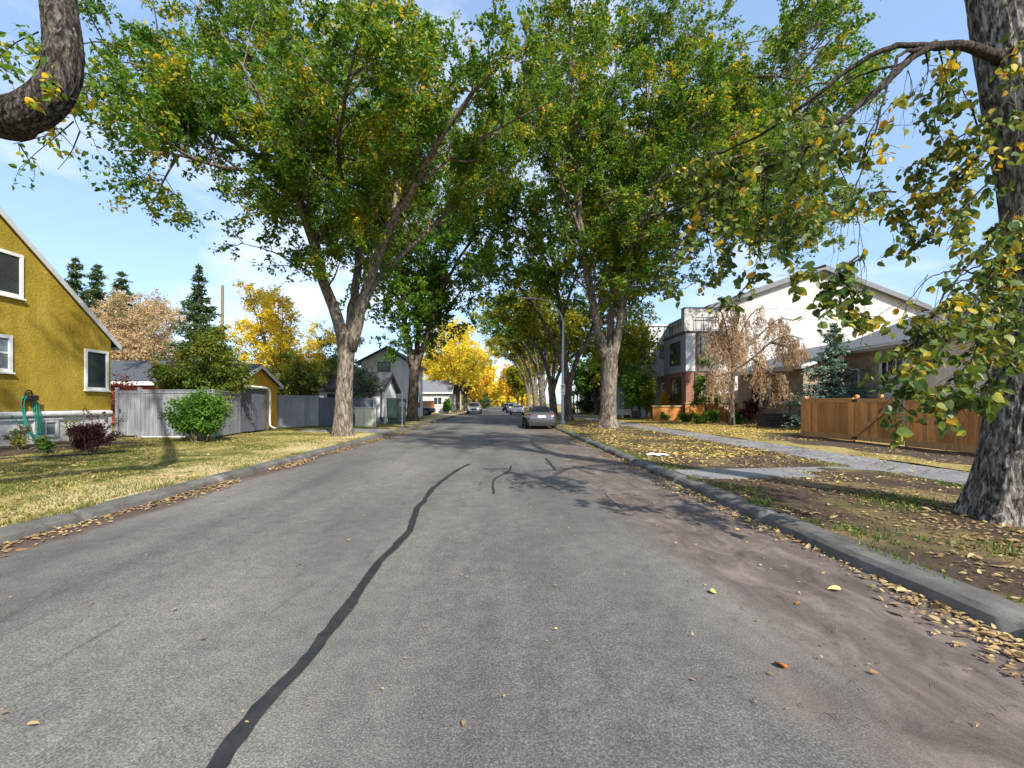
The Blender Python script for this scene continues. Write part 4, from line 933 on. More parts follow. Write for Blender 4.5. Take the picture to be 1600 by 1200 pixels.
# left: only its heavy curved limb and some twigs reach into the picture
bz = zgf(-7.5, 1.3); root = empty('elm_tree', (-7.5,1.3,bz), 'elm reaching in with one heavy dark curved limb over the lawn', 'tree', 'elms lining the street'); mb = MB()
T = [Vector((-7.5,1.3,bz-.2)), Vector((-7.5,1.3,bz+.6)), Vector((-7.45,1.35,2.4)), Vector((-7.4,1.5,3.9))]
trunk_surface(mb, T, [.6,.5,.45,.44], flare=.3, seed=5)
L = [Vector((-7.4,1.5,3.4)), Vector((-7.1,2.6,4.35)), Vector((-6.4,3.9,4.78)), W(-10,182,5), W(30,180,5), W(62,165,5), W(86,140,5.03), W(97,108,5.08), W(99,70,5.15), W(90,0,5.3), W(70,-110,5.7), W(30,-260,6.4)]
trunk_surface(mb, L, [.34,.27,.23,.20,.19,.185,.18,.175,.17,.165,.16,.14], flare=0, ridges=26, amp=.13, sides=72, step=.035, seed=8)
UL = Vector((-7.4,1.5,3.7)); li = [
 ([UL, UL+Vector((-.4,-.3,3)), UL+Vector((-1.5,-.6,7)), UL+Vector((-2.4,-1,11))], .40, .05), ([UL, UL+Vector((.5,.2,3)), UL+Vector((1.4,.2,7)), UL+Vector((2.4,.4,10))], .36, .05),
 ([UL, UL+Vector((-.7,.8,2.6)), UL+Vector((-3,2.2,5.5)), UL+Vector((-5,3.2,8))], .34, .05), ([W(30,-260,6.4), W(0,-380,7), W(-60,-520,8)], .15, .04)]
Pl = grow(mb, li, den1=1.2, L1=(1.8,3.8), n2=6, L2=(.8,1.7), nl=48, tw=.5, tmin=.3, r1=.05, zmin=6.4)
LW = []
def spray2(pts, n):
    pl = catmull([W(*p) for p in pts], .1); mb.tube(pl, [.010*(1-.7*i/len(pl)) for i in range(len(pl))], 5, cap=False)
    for _ in range(n//7):
        p, t = sample(pl, random.uniform(.05,1)); b = wander(p, (t*.5+perp_dir(t)*.8+Vector((0,0,-.3))).normalized(), random.uniform(.2,.5), 4, .25, 0, .3); mb.tube(b, [.004,.0035,.003,.002,.0015], 4, cap=False)
        for _k in range(7): q, _t = sample(b, random.uniform(.1,1)); LW.append(np.array(q)+rng.normal(0,.03,3))
for s in [([(-20,60,6.2),(20,90,6),(50,110,6),(70,90,6)], 60), ([(-20,90,6),(10,110,6),(40,125,6)], 40), ([(60,50,6),(20,70,6.2),(-10,100,6.4)], 50), ([(100,100,5.4),(135,115,6),(165,140,6.4),(180,170,6.6)], 56), ([(95,150,5.3),(115,180,6),(125,205,6.2),(150,220,6.5)], 46),
          ([(70,180,5.1),(85,205,5.6),(60,215,5.6),(20,225,5.6)], 30), ([(115,190,6),(80,220,6.4),(50,245,6.6),(30,270,6.8)], 34), ([(30,225,6),(45,250,6.3),(52,268,6.4)], 20), ([(140,60,6.4),(160,90,6.6),(200,110,6.8)], 50), ([(125,205,6.2),(110,240,6.6),(90,265,6.8)], 26)]: spray2(*s)
for c in ((78,128,4.86),(72,100,4.92),(80,145,4.84),(52,158,4.8)):
    LW += [np.array(W(*c))+rng.normal(0,.035,3) for _ in range(16)]
for _ in range(16):
    p, t = sample(L, random.uniform(.35,.85)); b = wander(p+perp_dir(t)*.15, (perp_dir(t)+Vector((0,0,-.2))).normalized(), random.uniform(.2,.6), 4, .3, 0, .2); mb.tube(b, [.009,.007,.005,.003,.0015], 5, cap=False); LW += [np.array(b[-1])+rng.normal(0,.04,3) for _k in range(4)]
mb.build('trunk', M['bark_limb_shaded'], root, smooth=True)
LW = np.array(LW); V1, F1 = leaf_geo(LW, rng.uniform(.055,.095,len(LW)), shape='ovate', droop=.5, up=.4, aspect=.66); V2, F2 = leaf_geo(Pl, rng.uniform(.11,.17,len(Pl)))
npmesh('crown', np.concatenate([V1,V2]), np.concatenate([F1,F2+len(V1)]), M['leaf_elm'], root)
# ------------------------------------------------------------------ buildings
def gable(root, wall, roof, fas, x0, x1, y0, y1, zb, ze, zr, axis='x', over=.45, th=.16, mid=None, og=None):
    O, u, w, a0, a1, d0, d1 = ((0,0,0),(0,1,0),(1,0,0),y0,y1,x0,x1) if axis == 'x' else ((0,0,0),(1,0,0),(0,1,0),x0,x1,y0,y1)
    m = mid if mid is not None else (a0+a1)/2
    MB().prism([(a0,zb),(a1,zb),(a1,ze),(m,zr),(a0,ze)], O, u, w, d0, d1).build('wall', wall, root)
    rb, fb = MB(), MB(); e = over*.8; over = over if og is None else og
    for a, s in ((a0,-1),(a1,1)):
        sl = (zr-ze)/abs(m-a); ao = a+s*e; zo = ze-sl*e; g = .012
        rb.prism([(m,zr+g),(ao,zo+g),(ao,zo+th+g),(m,zr+th+g)], O, u, w, d0-over, d1+over)
        for dd, q in ((d0-over,-1),(d1+over,1)):
            fb.prism([(m,zr-.10),(ao,zo-.10),(ao,zo+th-.02),(m,zr+th-.02)], O, u, w, dd+(.002 if q > 0 else -.035), dd+(.035 if q > 0 else -.002))
        fb.prism([(ao,zo-.10),(ao+s*.05,zo-.10),(ao+s*.05,zo+th-.03),(ao,zo+th-.03)], O, u, w, d0-over-.03, d1+over+.03)
    rb.build('roof', roof, root); fb.build('fascia', fas, root)

def win(root, O, u, n, u0, u1, z0, z1, frame, glass, fw=.09, mu=(), mz=(), sill=True, out=.05, blind=False, name='window'):
    mb = MB(); f = lambda a,b,c,d,e=out: mb.obox(O,u,n,a,b,-.06,e,c,d)
    f(u0,u0+fw,z0,z1); f(u1-fw,u1,z0,z1); f(u0+fw,u1-fw,z1-fw,z1); f(u0+fw,u1-fw,z0,z0+fw)
    for x in mu: f(x-fw*.3,x+fw*.3,z0+fw,z1-fw,out-.015)
    for z in mz: f(u0+fw,u1-fw,z-fw*.3,z+fw*.3,out-.02)
    if sill: mb.obox(O,u,n,u0-.03,u1+.03,.004,out+.05,z0-.055,z0-.003)
    w = mb.build(name, frame, root)
    g = MB().obox(O,u,n,u0+fw*.9,u1-fw*.9,.002,.014,z0+fw*.9,z1-fw*.9).build('pane', glass, w)
    if blind:
        b = MB(); z = z0+fw
        while z < z1-fw-.03: b.obox(O,u,n,u0+fw,u1-fw,.0145,.019,z,z+.030); z += .055
        b.build('blind', M['blind'], w)
    return w

X, Y3, Z = (1,0,0), (0,1,0), (0,0,1)
# yellow stucco house
XF = -15.2; h = empty('stucco_house', (XF,12.5,.25), 'mustard yellow stucco house with white framed windows and steep gable', 'house')
gable(h, M['yellow'], M['shingle_d'], M['fascia'], -25, XF, 7.4, 17.5, 1.37, 4.12, 8.36, 'x', .42, .14, og=.07)
MB().box(-24.97, XF-.03, 7.43, 17.47, 0, 1.35).build('foundation', M['found'], h)
lb = MB(); pr = [(XF-.02,1.14)]+[(XF-.02+.115*math.sin(math.pi*i/8), 1.25-.11*math.cos(math.pi*i/8)) for i in range(9)]+[(XF-.02,1.36)]
lb.prism(pr, (0,0,0), X, Y3, 7.4, 17.5); lb.build('ledge', M['found'], h)
FO = (XF,0,0)
win(h, FO, Y3, X, 12.75, 14.26, 4.94, 6.32, M['white'], M['glass'], .10, blind=True)
win(h, FO, Y3, X, 12.5, 13.94, 2.58, 3.72, M['white'], M['glass_l'], .10, mz=(3.17,))
win(h, FO, Y3, X, 16.38, 17.36, 2.12, 3.62, M['white'], M['glass'], .095)
MB().box(XF-.004, XF+.02, 17.36, 17.52, .25, 1.13).build('corner_board', M['fascia'], h)
win(h, (XF-.03,0,0), Y3, X, 14.62, 15.42, .48, 1.06, M['found'], M['glass_l'], .08, mu=(15.0,), sill=False)
bh = MB(); bh.box(XF-.03, XF+.035, 13.2, 15.55, 1.065, 1.125); bh.build('window_header', M['fascia'], h)
fa = MB(); fa.lathe((XF+.0,17.05,1.26), X, [(0,.03),(.12,.03),(.14,.05),(.17,.05)], 8); fa.tube([(XF+.14,17.05,1.26),(XF+.17,17.05,1.20),(XF+.17,17.05,1.12)], .02, 6); fa.build('tap', M['darksteel'], h)

hh = MB(); yc, zc = 14.42, 1.86
hh.prism([(yc-.17,zc-.12),(yc+.17,zc-.12),(yc+.13,zc-.02),(yc-.13,zc-.02)], FO, Y3, X, .0, .17)
hh.tube([(XF+.02,yc-.13,zc-.03),(XF+.04,yc-.09,zc+.12),(XF+.05,yc-.04,zc+.17),(XF+.05,yc+.04,zc+.17),(XF+.04,yc+.09,zc+.12),(XF+.02,yc+.13,zc-.03)], .02, 8)
hh.obox(FO, Y3, X, yc-.17, yc+.17, .17, .19, zc-.15, zc+.01)
thing_mesh(hh, 'hose_hanger', M['blackplastic'], 'black arched hose hanger on the yellow stucco wall', 'hose hanger')
hs = MB()
for i in range(7):
    a = (i-3)*.018; dp = .04+.022*(i % 4); bot = .46+.07*((i*5) % 7)/3; wl, wr = .12+.022*i, .08+.028*((i*3) % 7)
    P = [Vector((XF+dp,yc,zc-.01)), Vector((XF+dp,yc-.10,zc-.02)), Vector((XF+dp,yc-wl*1.05,zc-.12)), Vector((XF+dp+.02,yc-wl*1.15+a,1.3)), Vector((XF+dp+.14,yc-wl+a,.8)), Vector((XF+dp+.18,yc-.05+a*2,bot)), Vector((XF+dp+.16,yc+wr*.9,bot+.1)), Vector((XF+dp+.12,yc+wr+.03,.9)), Vector((XF+dp+.02,yc+wr+.03,1.4)), Vector((XF+dp,yc+.12,zc-.05)), Vector((XF+dp,yc,zc-.01))]
    hs.tube(catmull(P, .08), .012, 7)
hs.tube(catmull([Vector((XF+.10,yc-.2,.95)), Vector((XF+.12,yc-.35,1.0)), Vector((XF+.12,yc-.52,1.18)), Vector((XF+.14,yc-.6,1.25))], .08), .0145, 7)
thing_mesh(hs, 'garden_hose', M['hose'], 'green garden hose hanging in long loops on the yellow house', 'hose')
sk = MB(); sk.tube(catmull([Vector((-13.6,10.2,.27)), Vector((-12.6,10.7,.27)), Vector((-11.7,11.4,.255)), Vector((-11.0,12.1,.25)), Vector((-10.8,12.9,.25))], .2), .022, 7)
thing_mesh(sk, 'soaker_hose', M['rubber'], 'dark garden hose lying along the edge of the flower bed', 'hose')
props(grid('flower_bed', np.arange(-15.1,-12.4,.25), np.arange(10.6,16.4,.25), M['soil'], lambda a,b: zg(a,b)+.010+.03*np.clip(1-((a+13.9)/1.4)**2-((b-13.5)/2.9)**2,-1.2,1)), kind='structure')

# low dark roofed garage with red wall, behind
g = empty('garage', (-20,30,.3), 'low garage with dark shingle roof and red wall behind the fence', 'garage')
gable(g, plain('red_wall', (.30,.07,.035), .8), M['shingle_d'], M['white'], -27, -19.2, 27, 33.4, 0, 2.95, 4.35, 'x', .4, .15)
# yellow garage at the lane
g = empty('garage', (-12.25,22.6,.3), 'small yellow stucco garage gable rising behind the grey fence', 'garage')
gable(g, M['yellow_b'], M['shingle_d'], M['fascia'], -14.6, -12.25, 20.7, 24.62, 0, 2.62, 3.50, 'x', .22, .10)
gp = MB(); gp.tube(catmull([Vector((-11.70,20.45,2.42)), Vector((-11.70,22.55,2.38)), Vector((-11.70,22.78,2.25)), Vector((-11.70,22.8,1.2)), Vector((-11.70,22.8,.5)), Vector((-11.62,23.0,.36)), Vector((-11.6,23.25,.33))], .3), .055, 8)
gp.build('downspout', M['white'], g, smooth=True)

def fence(root, mat, P0, P1, zb, zt, bw=.14, rail=.09, gap=.006, post=None, postmat=None, cap=True, brails=True, th=.022, flip=1, posts=True, over=.06, railmat=None):
    P0, P1 = Vector((*P0,0)), Vector((*P1,0)); u = (P1-P0).normalized(); L = (P1-P0).length; n = Vector((u.y,-u.x,0))*flip; mb = MB(); x = 0
    while x < L-.02:
        e = min(x+bw*random.uniform(.92,1.06), L); mb.obox(P0,u,n,x+gap,e-gap*.2,0,th+random.uniform(0,.004),zb+random.uniform(0,.012),zt-rail*.3); x = e
    mb.build('board_panel', mat, root)
    q = railmat or mat
    if cap: MB().obox(P0,u,n,-.01,L+.01,-.06,th+over,zt,zt+.035).build('cap_rail', q, root)
    MB().obox(P0,u,n,0,L,th+.005,th+.03,zt-rail-.004,zt-.003).build('top_rail', q, root)
    if brails: MB().obox(P0,u,n,0,L,th+.005,th+.03,zb-.01,zb+rail*1.5).build('bottom_rail', q, root)
    if posts:
        k = max(1, int(round(L/(post or 2.4))))
        for i in range(k+1):
            c = P0+u*(L*i/k); q = MB(); q.obox(c,u,n,-.05,.05,-.09,-.002,0,zt+.06); q.build('post', postmat or mat, root)
GF = M['greyfence']
f = empty('board_fence', (-13.2,17.6,.3), 'pale weathered grey board fence with gate beside the yellow house', 'fence')
fence(f, GF, (-15.1,17.62), (-14.95,17.62), .30, 2.08, .12, post=1, posts=False); fence(f, GF, (-14.1,17.6), (-11.3,17.6), .30, 2.12, .17, post=2.8, brails=False, gap=.014); fence(f, GF, (-11.28,17.64), (-11.75,20.3), .30, 2.1, .17, brails=False, gap=.014)
gt = MB(); x = -14.93
while x < -14.2: gt.box(x+.004, x+.141, 17.57, 17.595, .36, 2.12+.0); x += .145
gt.box(-14.93,-14.2,17.555,17.568,2.02,2.12); gt = gt.build('gate', GF, f); l = MB(); l.box(-14.9,-14.86,17.535,17.554,1.25,1.40); l.build('latch', M['darksteel'], gt)
for x in (-15.0,-14.12): MB().box(x-.055,x+.055,17.52,17.62,.25,2.24).build('post', GF, f)
thing_mesh(MB().obox((-12.95,17.42,0),(1,.03,0),(0,1,0),-.9,.75,-.06,.06,.30,.345), 'wooden_board', M['white'], 'pale painted board lying at the foot of the grey fence', 'board')
f = empty('board_fence', (-11.85,21.5,.3), 'dark grey fence panel under a white pipe beside the yellow garage', 'fence'); fence(f, M['bluefence'], (-11.85,20.42), (-11.85,22.72), .30, 2.30, .28, posts=True, brails=False)
f = empty('board_fence', (-11.6,25.8,.3), 'sunlit pale grey fence section right of the yellow garage', 'fence'); fence(f, GF, (-12.2,24.72), (-10.95,27.0), .28, 2.06, .40, brails=False)
f = empty('board_fence', (-9.8,28.8,.25), 'shaded blue grey fence behind the big forked elm', 'fence'); fence(f, M['bluefence'], (-10.9,27.06), (-8.7,30.6), .25, 1.95, .45, brails=False)  # shade on this section put into the colour: darker, bluer boards

# white two storey house and its small gabled annex
h = empty('white_house', (-10.6,48,.2), 'white two storey house with black windows and dark gable roof', 'house')
gable(h, M['wbright'], M['shingle_d'], M['trim_d'], -13.6, -9.0, 44, 52.3, 0, 5.75, 7.1, 'y', .45, .14, mid=-11.0)
HO = (0,44,0); win(h, HO, X, (0,-1,0), -12.0, -10.75, 4.65, 5.7, M['trim_d'], M['glass_l'], .07, mu=(-11.58,-11.17), sill=False)
win(h, (-9.0,0,0), Y3, X, 45.5, 47.2, 4.4, 5.5, M['trim_d'], M['glass'], .07, mu=(46.3,), sill=False); win(h, (-9.0,0,0), Y3, X, 48.5, 50.2, 1.2, 2.6, M['trim_d'], M['glass'], .07, mu=(49.3,), sill=False)
a = empty('garage', (-8.6,34.6,.2), 'small white sided garage with dark gable roof and downspout', 'garage')
gable(a, M['wsiding'], M['shingle_d'], M['trim_d'], -14.5, -8.6, 32.2, 37.0, .62, 2.68, 3.92, 'x', .32, .13)
MB().box(-14.48,-8.62,32.22,36.98,0,.61).build('foundation', M['greymetal'], a)
MB().tube([(-8.5,32.12,2.6),(-8.5,32.12,2.3),(-8.52,32.12,.6),(-8.4,32.12,.35)], .05, 8).build('downspout', M['trim_d'], a)
win(a, (-8.6,0,0), Y3, X, 34.9, 35.5, 1.45, 1.95, M['trim_d'], M['glass'], .05, sill=False)
MB().box(-12.4,-9.9,32.16,32.215,.35,2.35).build('garage_door', M['trim_d'], a); MB().box(-9.3,-9.2,32.08,32.215,1.9,2.1).build('wall_lamp', M['darksteel'], a)
f = empty('board_fence', (-9.8,58.4,.2), 'orange timber fence behind the navy car', 'fence'); fence(f, M['planter'], (-11.6,58.4), (-8.6,58.4), .25, 1.95, .18)
c = empty('white_cottage', (-9.5,73,.2), 'small white cottage with grey roof behind the golden ash trees', 'house')
gable(c, M['wstucco'], M['shingle'], M['white'], -15, -7.9, 70, 77, 0, 3.5, 5.3, 'x', .5, .15)
win(c, (0,70,0), X, (0,-1,0), -10.4, -9.0, 1.4, 2.7, M['white'], M['glass'], .1, mu=(-9.7,)); win(c, (-7.9,0,0), Y3, X, 72.5, 74.5, 1.4, 2.8, M['white'], M['glass'], .1, mu=(73.5,))
c = empty('white_house', (-10,105,.2), 'pale house far down the left side under yellow trees', 'house')
gable(c, M['cream'], M['shingle'], M['white'], -17, -9.5, 102, 110, 0, 4, 6.2, 'x', .5, .15); win(c, (0,102,0), X, (0,-1,0), -12.5, -10.5, 1.4, 2.9, M['white'], M['glass'], .1)
bush('green_bush', 'round green shrub in front of the white cottage', (-8.0,68.5,.2), 1.9, 2.3, M['leaf_bush'], .3, 900)

# right: modern brick and metal house with a broad white gable behind
m = empty('modern_house', (22,42,.2), 'large modern house with white gable, brick base and roof deck', 'house')
gable(m, M['wstucco'], M['shingle'], M['roofgrey'], 18.02, 36.0, 38.3, 52, 0, 9.75, 13.05, 'y', .5, .32, mid=27.4)
MB().box(15.5,18.0,37.3,42.2,0,4.3).build('brick_base', [M['brick']], m)
MB().box(15.46,18.0,37.26,42.24,4.304,7.5).build('upper_wall', M['greymetal'], m)
MB().box(15.44,16.22,37.20,37.256,4.31,7.46).build('corner_panel', M['lightpanel'], m)
MB().box(16.5,18.2,37.19,37.254,4.31,7.46).build('side_cladding', M['brownclad'], m)
MB().box(16.225,16.49,37.21,37.255,.2,7.46).build('brick_column', M['brick_dark'], m)
MB().box(15.38,18.3,37.14,42.32,7.504,7.66).build('deck_edge', M['trim_d'], m)
MB().box(15.42,17.95,37.45,38.1,7.664,9.6).build('parapet', M['wstucco'], m); MB().box(15.38,17.98,37.41,38.14,9.603,9.67).build('parapet_cap', M['trim_d'], m)
rl = MB()
for s0, s1 in (((16.3,37.25),(18.2,37.25)), ((15.48,38.2),(15.48,42.2))):
    s0, s1 = Vector((*s0,0)), Vector((*s1,0)); Ls = (s1-s0).length; u = (s1-s0).normalized(); n = Vector((u.y,-u.x,0))
    rl.obox(s0,u,n,0,Ls,-.025,.025,8.74,8.80); rl.obox(s0,u,n,0,Ls,-.02,.02,7.76,7.80); k = int(Ls/.62)
    for i in range(k+1): rl.obox(s0,u,n,Ls*i/k-.02,Ls*i/k+.02,-.02,.02,7.66,8.74)
rl.build('railing', M['darksteel'], m)
MB().box(18.1,35.9,38.285,38.297,9.70,9.74).build('wall_joint', M['greymetal'], m); MB().box(27.38,27.42,38.286,38.298,.3,9.695).build('wall_joint', M['greymetal'], m)
win(m, (15.46,0,0), Y3, (-1,0,0), 38.35, 40.6, 4.95, 7.0, M['trim_d'], M['glass_g'], .08, mu=(39.1,39.85), mz=(6.0,), sill=False); win(m, (15.5,0,0), Y3, (-1,0,0), 38.3, 40.5, 1.9, 3.9, M['trim_d'], M['glass_g'], .08, mu=(39.05,39.75), sill=False)
win(m, (0,37.19,0), X, (0,-1,0), 16.65, 17.4, 5.1, 7.2, M['trim_d'], M['glass_g'], .07, mz=(5.8,6.5), sill=False)
MB().box(15.9,18.0,42.3,46.2,0,4.2).build('side_wing', M['brownclad'], m); MB().prism([(42.25,4.22),(46.4,4.22),(46.4,4.40),(42.25,4.62)], (0,0,0), Y3, X, 15.2, 18.0).build('wing_roof', M['fascia'], m)
win(m, (15.9,0,0), Y3, (-1,0,0), 43.0, 43.9, 1.5, 3.6, M['white'], M['glass_l'], .08, mz=(2.2,2.9), sill=False)
m = empty('modern_house', (20,51,.2), 'boxy grey modern house with flat roof behind the brick one', 'house')
MB().box(15.2,25,46.8,57,0,9.7).build('wall', M['greymetal'], m); MB().box(15.4,17.98,46.74,46.795,4.7,9.6).build('sunlit_wall', M['lightpanel'], m); MB().box(15.1,25.1,46.68,57.1,9.703,9.9).build('roof', M['fascia'], m)  # sunlit front face coloured paler than the shaded grey side
win(m, (0,46.74,0), X, (0,-1,0), 16.6, 17.6, 6.2, 7.8, M['greymetal'], M['glass_l'], .07, mz=(6.6,7.0,7.4), sill=False); win(m, (15.2,0,0), Y3, (-1,0,0), 49, 53, 5.5, 7.6, M['trim_d'], M['glass'], .08, mu=(51,), sill=False); win(m, (15.2,0,0), Y3, (-1,0,0), 49, 53, 1.4, 3.4, M['trim_d'], M['glass'], .08, mu=(51,), sill=False)
# porch house beyond
p = empty('white_house', (14,66,.2), 'white house with dark porch and stair rail behind the lamp elm', 'house')
gable(p, M['wstucco'], M['shingle_d'], M['trim_d'], 12.4, 22, 61, 70, 0, 4.6, 7.2, 'x', .5, .16); MB().box(10.6,12.35,62,69,.9,1.05).build('porch_floor', M['oldwood'], p); MB().prism([(10.3,3.1),(12.36,3.5),(12.36,3.7),(10.3,3.28)], (0,0,0), X, Y3, 61.6, 69.4).build('porch_roof', M['shingle_d'], p)
for y in (62.1,65.5,68.9): MB().box(10.65,10.85,y-.1,y+.1,.2,3.14).build('porch_post', M['white'], p)
st = MB()
for i in range(5): st.box(10.6-.3*(i+1),10.6-.3*i-.003,63,64.6,.15,.92-.15*i)
st.build('stair', M['oldwood'], p); sr = MB(); sr.tube([(10.5,62.95,1.85),(9.2,62.95,1.05)], .035, 6); sr.tube([(10.5,62.95,.9),(10.5,62.95,1.85)], .03, 6); sr.tube([(9.2,62.95,.1),(9.2,62.95,1.05)], .03, 6)
for i in range(8): sr.tube([(10.4-.15*i,62.95,.95-.08*i),(10.4-.15*i,62.95,1.78-.092*i)], .015, 5)
sr.build('stair_rail', M['white'], p); win(p, (12.4,0,0), Y3, (-1,0,0), 65.8, 67.8, 1.6, 2.9, M['white'], M['glass'], .1, mu=(66.8,))
# bungalow behind the cedar fence
b = empty('bungalow', (21,16,.2), 'low bungalow with grey hip roof behind the cedar fence', 'house')
MB().box(18.1,23.9,7.6,21.4,0,4.12).build('wall', M['cream'], b); MB().box(18.06,23.94,21.404,23.5,0,4.12).build('stone_wall', M['stone'], b)
MB().box(17.45,24.55,6.95,24.15,4.123,4.18).build('soffit', M['fascia'], b)
A = [(17.4,6.9),(24.6,6.9),(24.6,24.2),(17.4,24.2)]; ze, zr = 4.36, 6.25; rv = [(x,y,ze) for x,y in A]+[(21,9.6,zr),(21,21.4,zr)]
MB().add(rv+[(x,y,ze-.03) for x,y in A], [(0,1,4),(1,2,5,4),(2,3,5),(3,0,4,5),(6,9,8,7),(0,6,7,1),(1,7,8,2),(2,8,9,3),(3,9,6,0)]).build('roof', M['shingle'], b)
ev = MB()
for (x0,y0),(x1,y1) in zip(A, A[1:]+A[:1]):
    q0, q1 = Vector((x0,y0,0)), Vector((x1,y1,0)); u = (q1-q0).normalized(); ev.obox(q0,u,Vector((u.y,-u.x,0)),-.1,(q1-q0).length+.1,.0,.11,4.19,4.345)
ev.build('gutter', M['fascia'], b)
win(b, (18.1,0,0), Y3, (-1,0,0), 20.0, 21.3, 2.85, 4.05, M['white'], M['glass'], .09, mu=(20.45,20.9)); win(b, (18.1,0,0), Y3, (-1,0,0), 14.2, 16.4, 2.6, 3.95, M['white'], M['glass_l'], .09, mu=(15.3,)); win(b, (18.06,0,0), Y3, (-1,0,0), 22.5, 23.1, 2.3, 3.4, M['white'], M['glass_l'], .07)
vn = MB(); vn.lathe((19.6,19.0,5.4), Z, [(0,.08),(.28,.08),(.3,.13),(.36,.13),(.38,.02)], 10); vn.build('roof_vent', M['darksteel'], b)

b = empty('bungalow', (23,30,.2), 'brown walled bungalow half hidden behind the weeping tree', 'house')
gable(b, M['stone'], M['shingle'], M['fascia'], 18.7, 28.5, 27.6, 35.2, 0, 4.0, 5.7, 'y', .6, .14)
win(b, (18.7,0,0), Y3, (-1,0,0), 29.0, 31.0, 1.7, 3.1, M['white'], M['glass'], .09, mu=(30.0,)); MB().box(18.64,18.695,32.2,33.2,.5,2.7).build('door', M['oldwood'], b)
# cedar fence with gate
f = empty('cedar_fence', (13.2,13,.2), 'new reddish cedar fence with braced gate along the sidewalk', 'fence'); zb, zt = .24, 1.79
CF = M['cedar']
fence(f, CF, (13.2,19.6), (13.2,16.68), zb, zt, .14, .13, .009, post=2.92, postmat=M['cedar_cut'], over=.07, railmat=M['cedar_rail']); fence(f, CF, (13.2,14.55), (13.2,5.4), zb, zt, .14, .13, .009, post=2.3, postmat=M['cedar_cut'], over=.07, railmat=M['cedar_rail'])
fence(f, CF, (16.8,19.62), (13.26,19.62), zb, zt, .14, .13, .004, post=1.8, postmat=M['cedar_cut'])
gb = MB(); y = 16.62
while y > 14.66: gb.obox((13.2,0,0),(0,-1,0),(-1,0,0),-y,-y+.134,0,.022+random.uniform(0,.004),zb+.03,zt-.02); y -= .14
gb = gb.build('gate', CF, f)
br = MB(); br.obox((13.2,0,0),(0,-1,0),(-1,0,0),-16.62,-14.6,.028,.052,zt-.135,zt+.0); br.obox((13.2,0,0),(0,-1,0),(-1,0,0),-16.62,-14.6,.028,.052,zb+.02,zb+.19)
p0, p1 = Vector((13.155,16.5,zb+.22)), Vector((13.155,14.95,zt-.16)); d = (p1-p0).normalized(); s = Vector((0,-d.z,d.y))*.055
br.add([p0+s,p0-s,p1-s,p1+s]+[q+Vector((-.03,0,0)) for q in (p0+s,p0-s,p1-s,p1+s)], [(0,1,2,3),(7,6,5,4),(0,4,5,1),(1,5,6,2),(2,6,7,3),(3,7,4,0)]); br.build('brace', M['cedar_rail'], gb)
for z in (zt-.07, zb+.10): MB().obox((13.2,0,0),(0,-1,0),(-1,0,0),-16.72,-16.5,.053,.066,z-.05,z+.05).build('hinge', M['darksteel'], gb)
for y in (19.45,16.66,15.6,14.58,12.2,9.9,7.7):
    q = MB(); q.box(13.22,13.33,y-.06,y+.06,zt+.036,zt+.10); q.lathe((13.275,y,zt+.101), Z, [(0,.085),(.015,.085),(.05,.02)], 4); q.build('post_cap', M['cedar_cut'], f)

pg = 'orange timber planters below the modern house'
for nm, x0, x1, y, z1, lab in (('a',12.55,14.95,36.8,1.38,'orange timber planter wall, lower one with pale top board'), ('b',15.05,19.4,36.4,1.62,'orange timber planter wall, taller one behind the weeping tree')):
    t = empty('timber_planter', ((x0+x1)/2,y,.2), lab, 'planter', pg); fence(t, M['planter'], (x0,y), (x1,y), .12, z1, .16, .04, posts=False, brails=False, cap=False, over=.05)
    MB().box(x0-.03,x1+.03,y-.12,y+.3,z1+.003,z1+.07).build('top_board', M['newwood'], t); MB().box(x0+.01,x1-.01,y+.005,y+.28,.1,z1-.08).build('soil_fill', M['soil'], t)
s = empty('wooden_steps', (16.6,26.5,.2), 'dark weathered wooden steps beside the cedar fence end', 'steps')
for i in range(5): MB().box(15.6,17.6,25.6+.32*i,25.6+.32*i+.315,.15,.34+.17*i-.04).build('riser', M['oldwood'], s); MB().box(15.55,17.65,25.58+.32*i,25.6+.32*i+.318,.34+.17*i-.037,.34+.17*i).build('tread', M['oldwood'], s)
for x in (15.7,17.5): MB().box(x-.05,x+.05,27.0,27.1,.2,2.2).build('newel_post', M['oldwood'], s)
w = empty('picket_fence', (11.4,43,.2), 'short white board fence by the green bush, right of the multi stemmed elm', 'fence'); fence(w, M['white'], (10.6,43.0), (13.0,43.0), .55, 1.05, .25, .05, post=1.2)
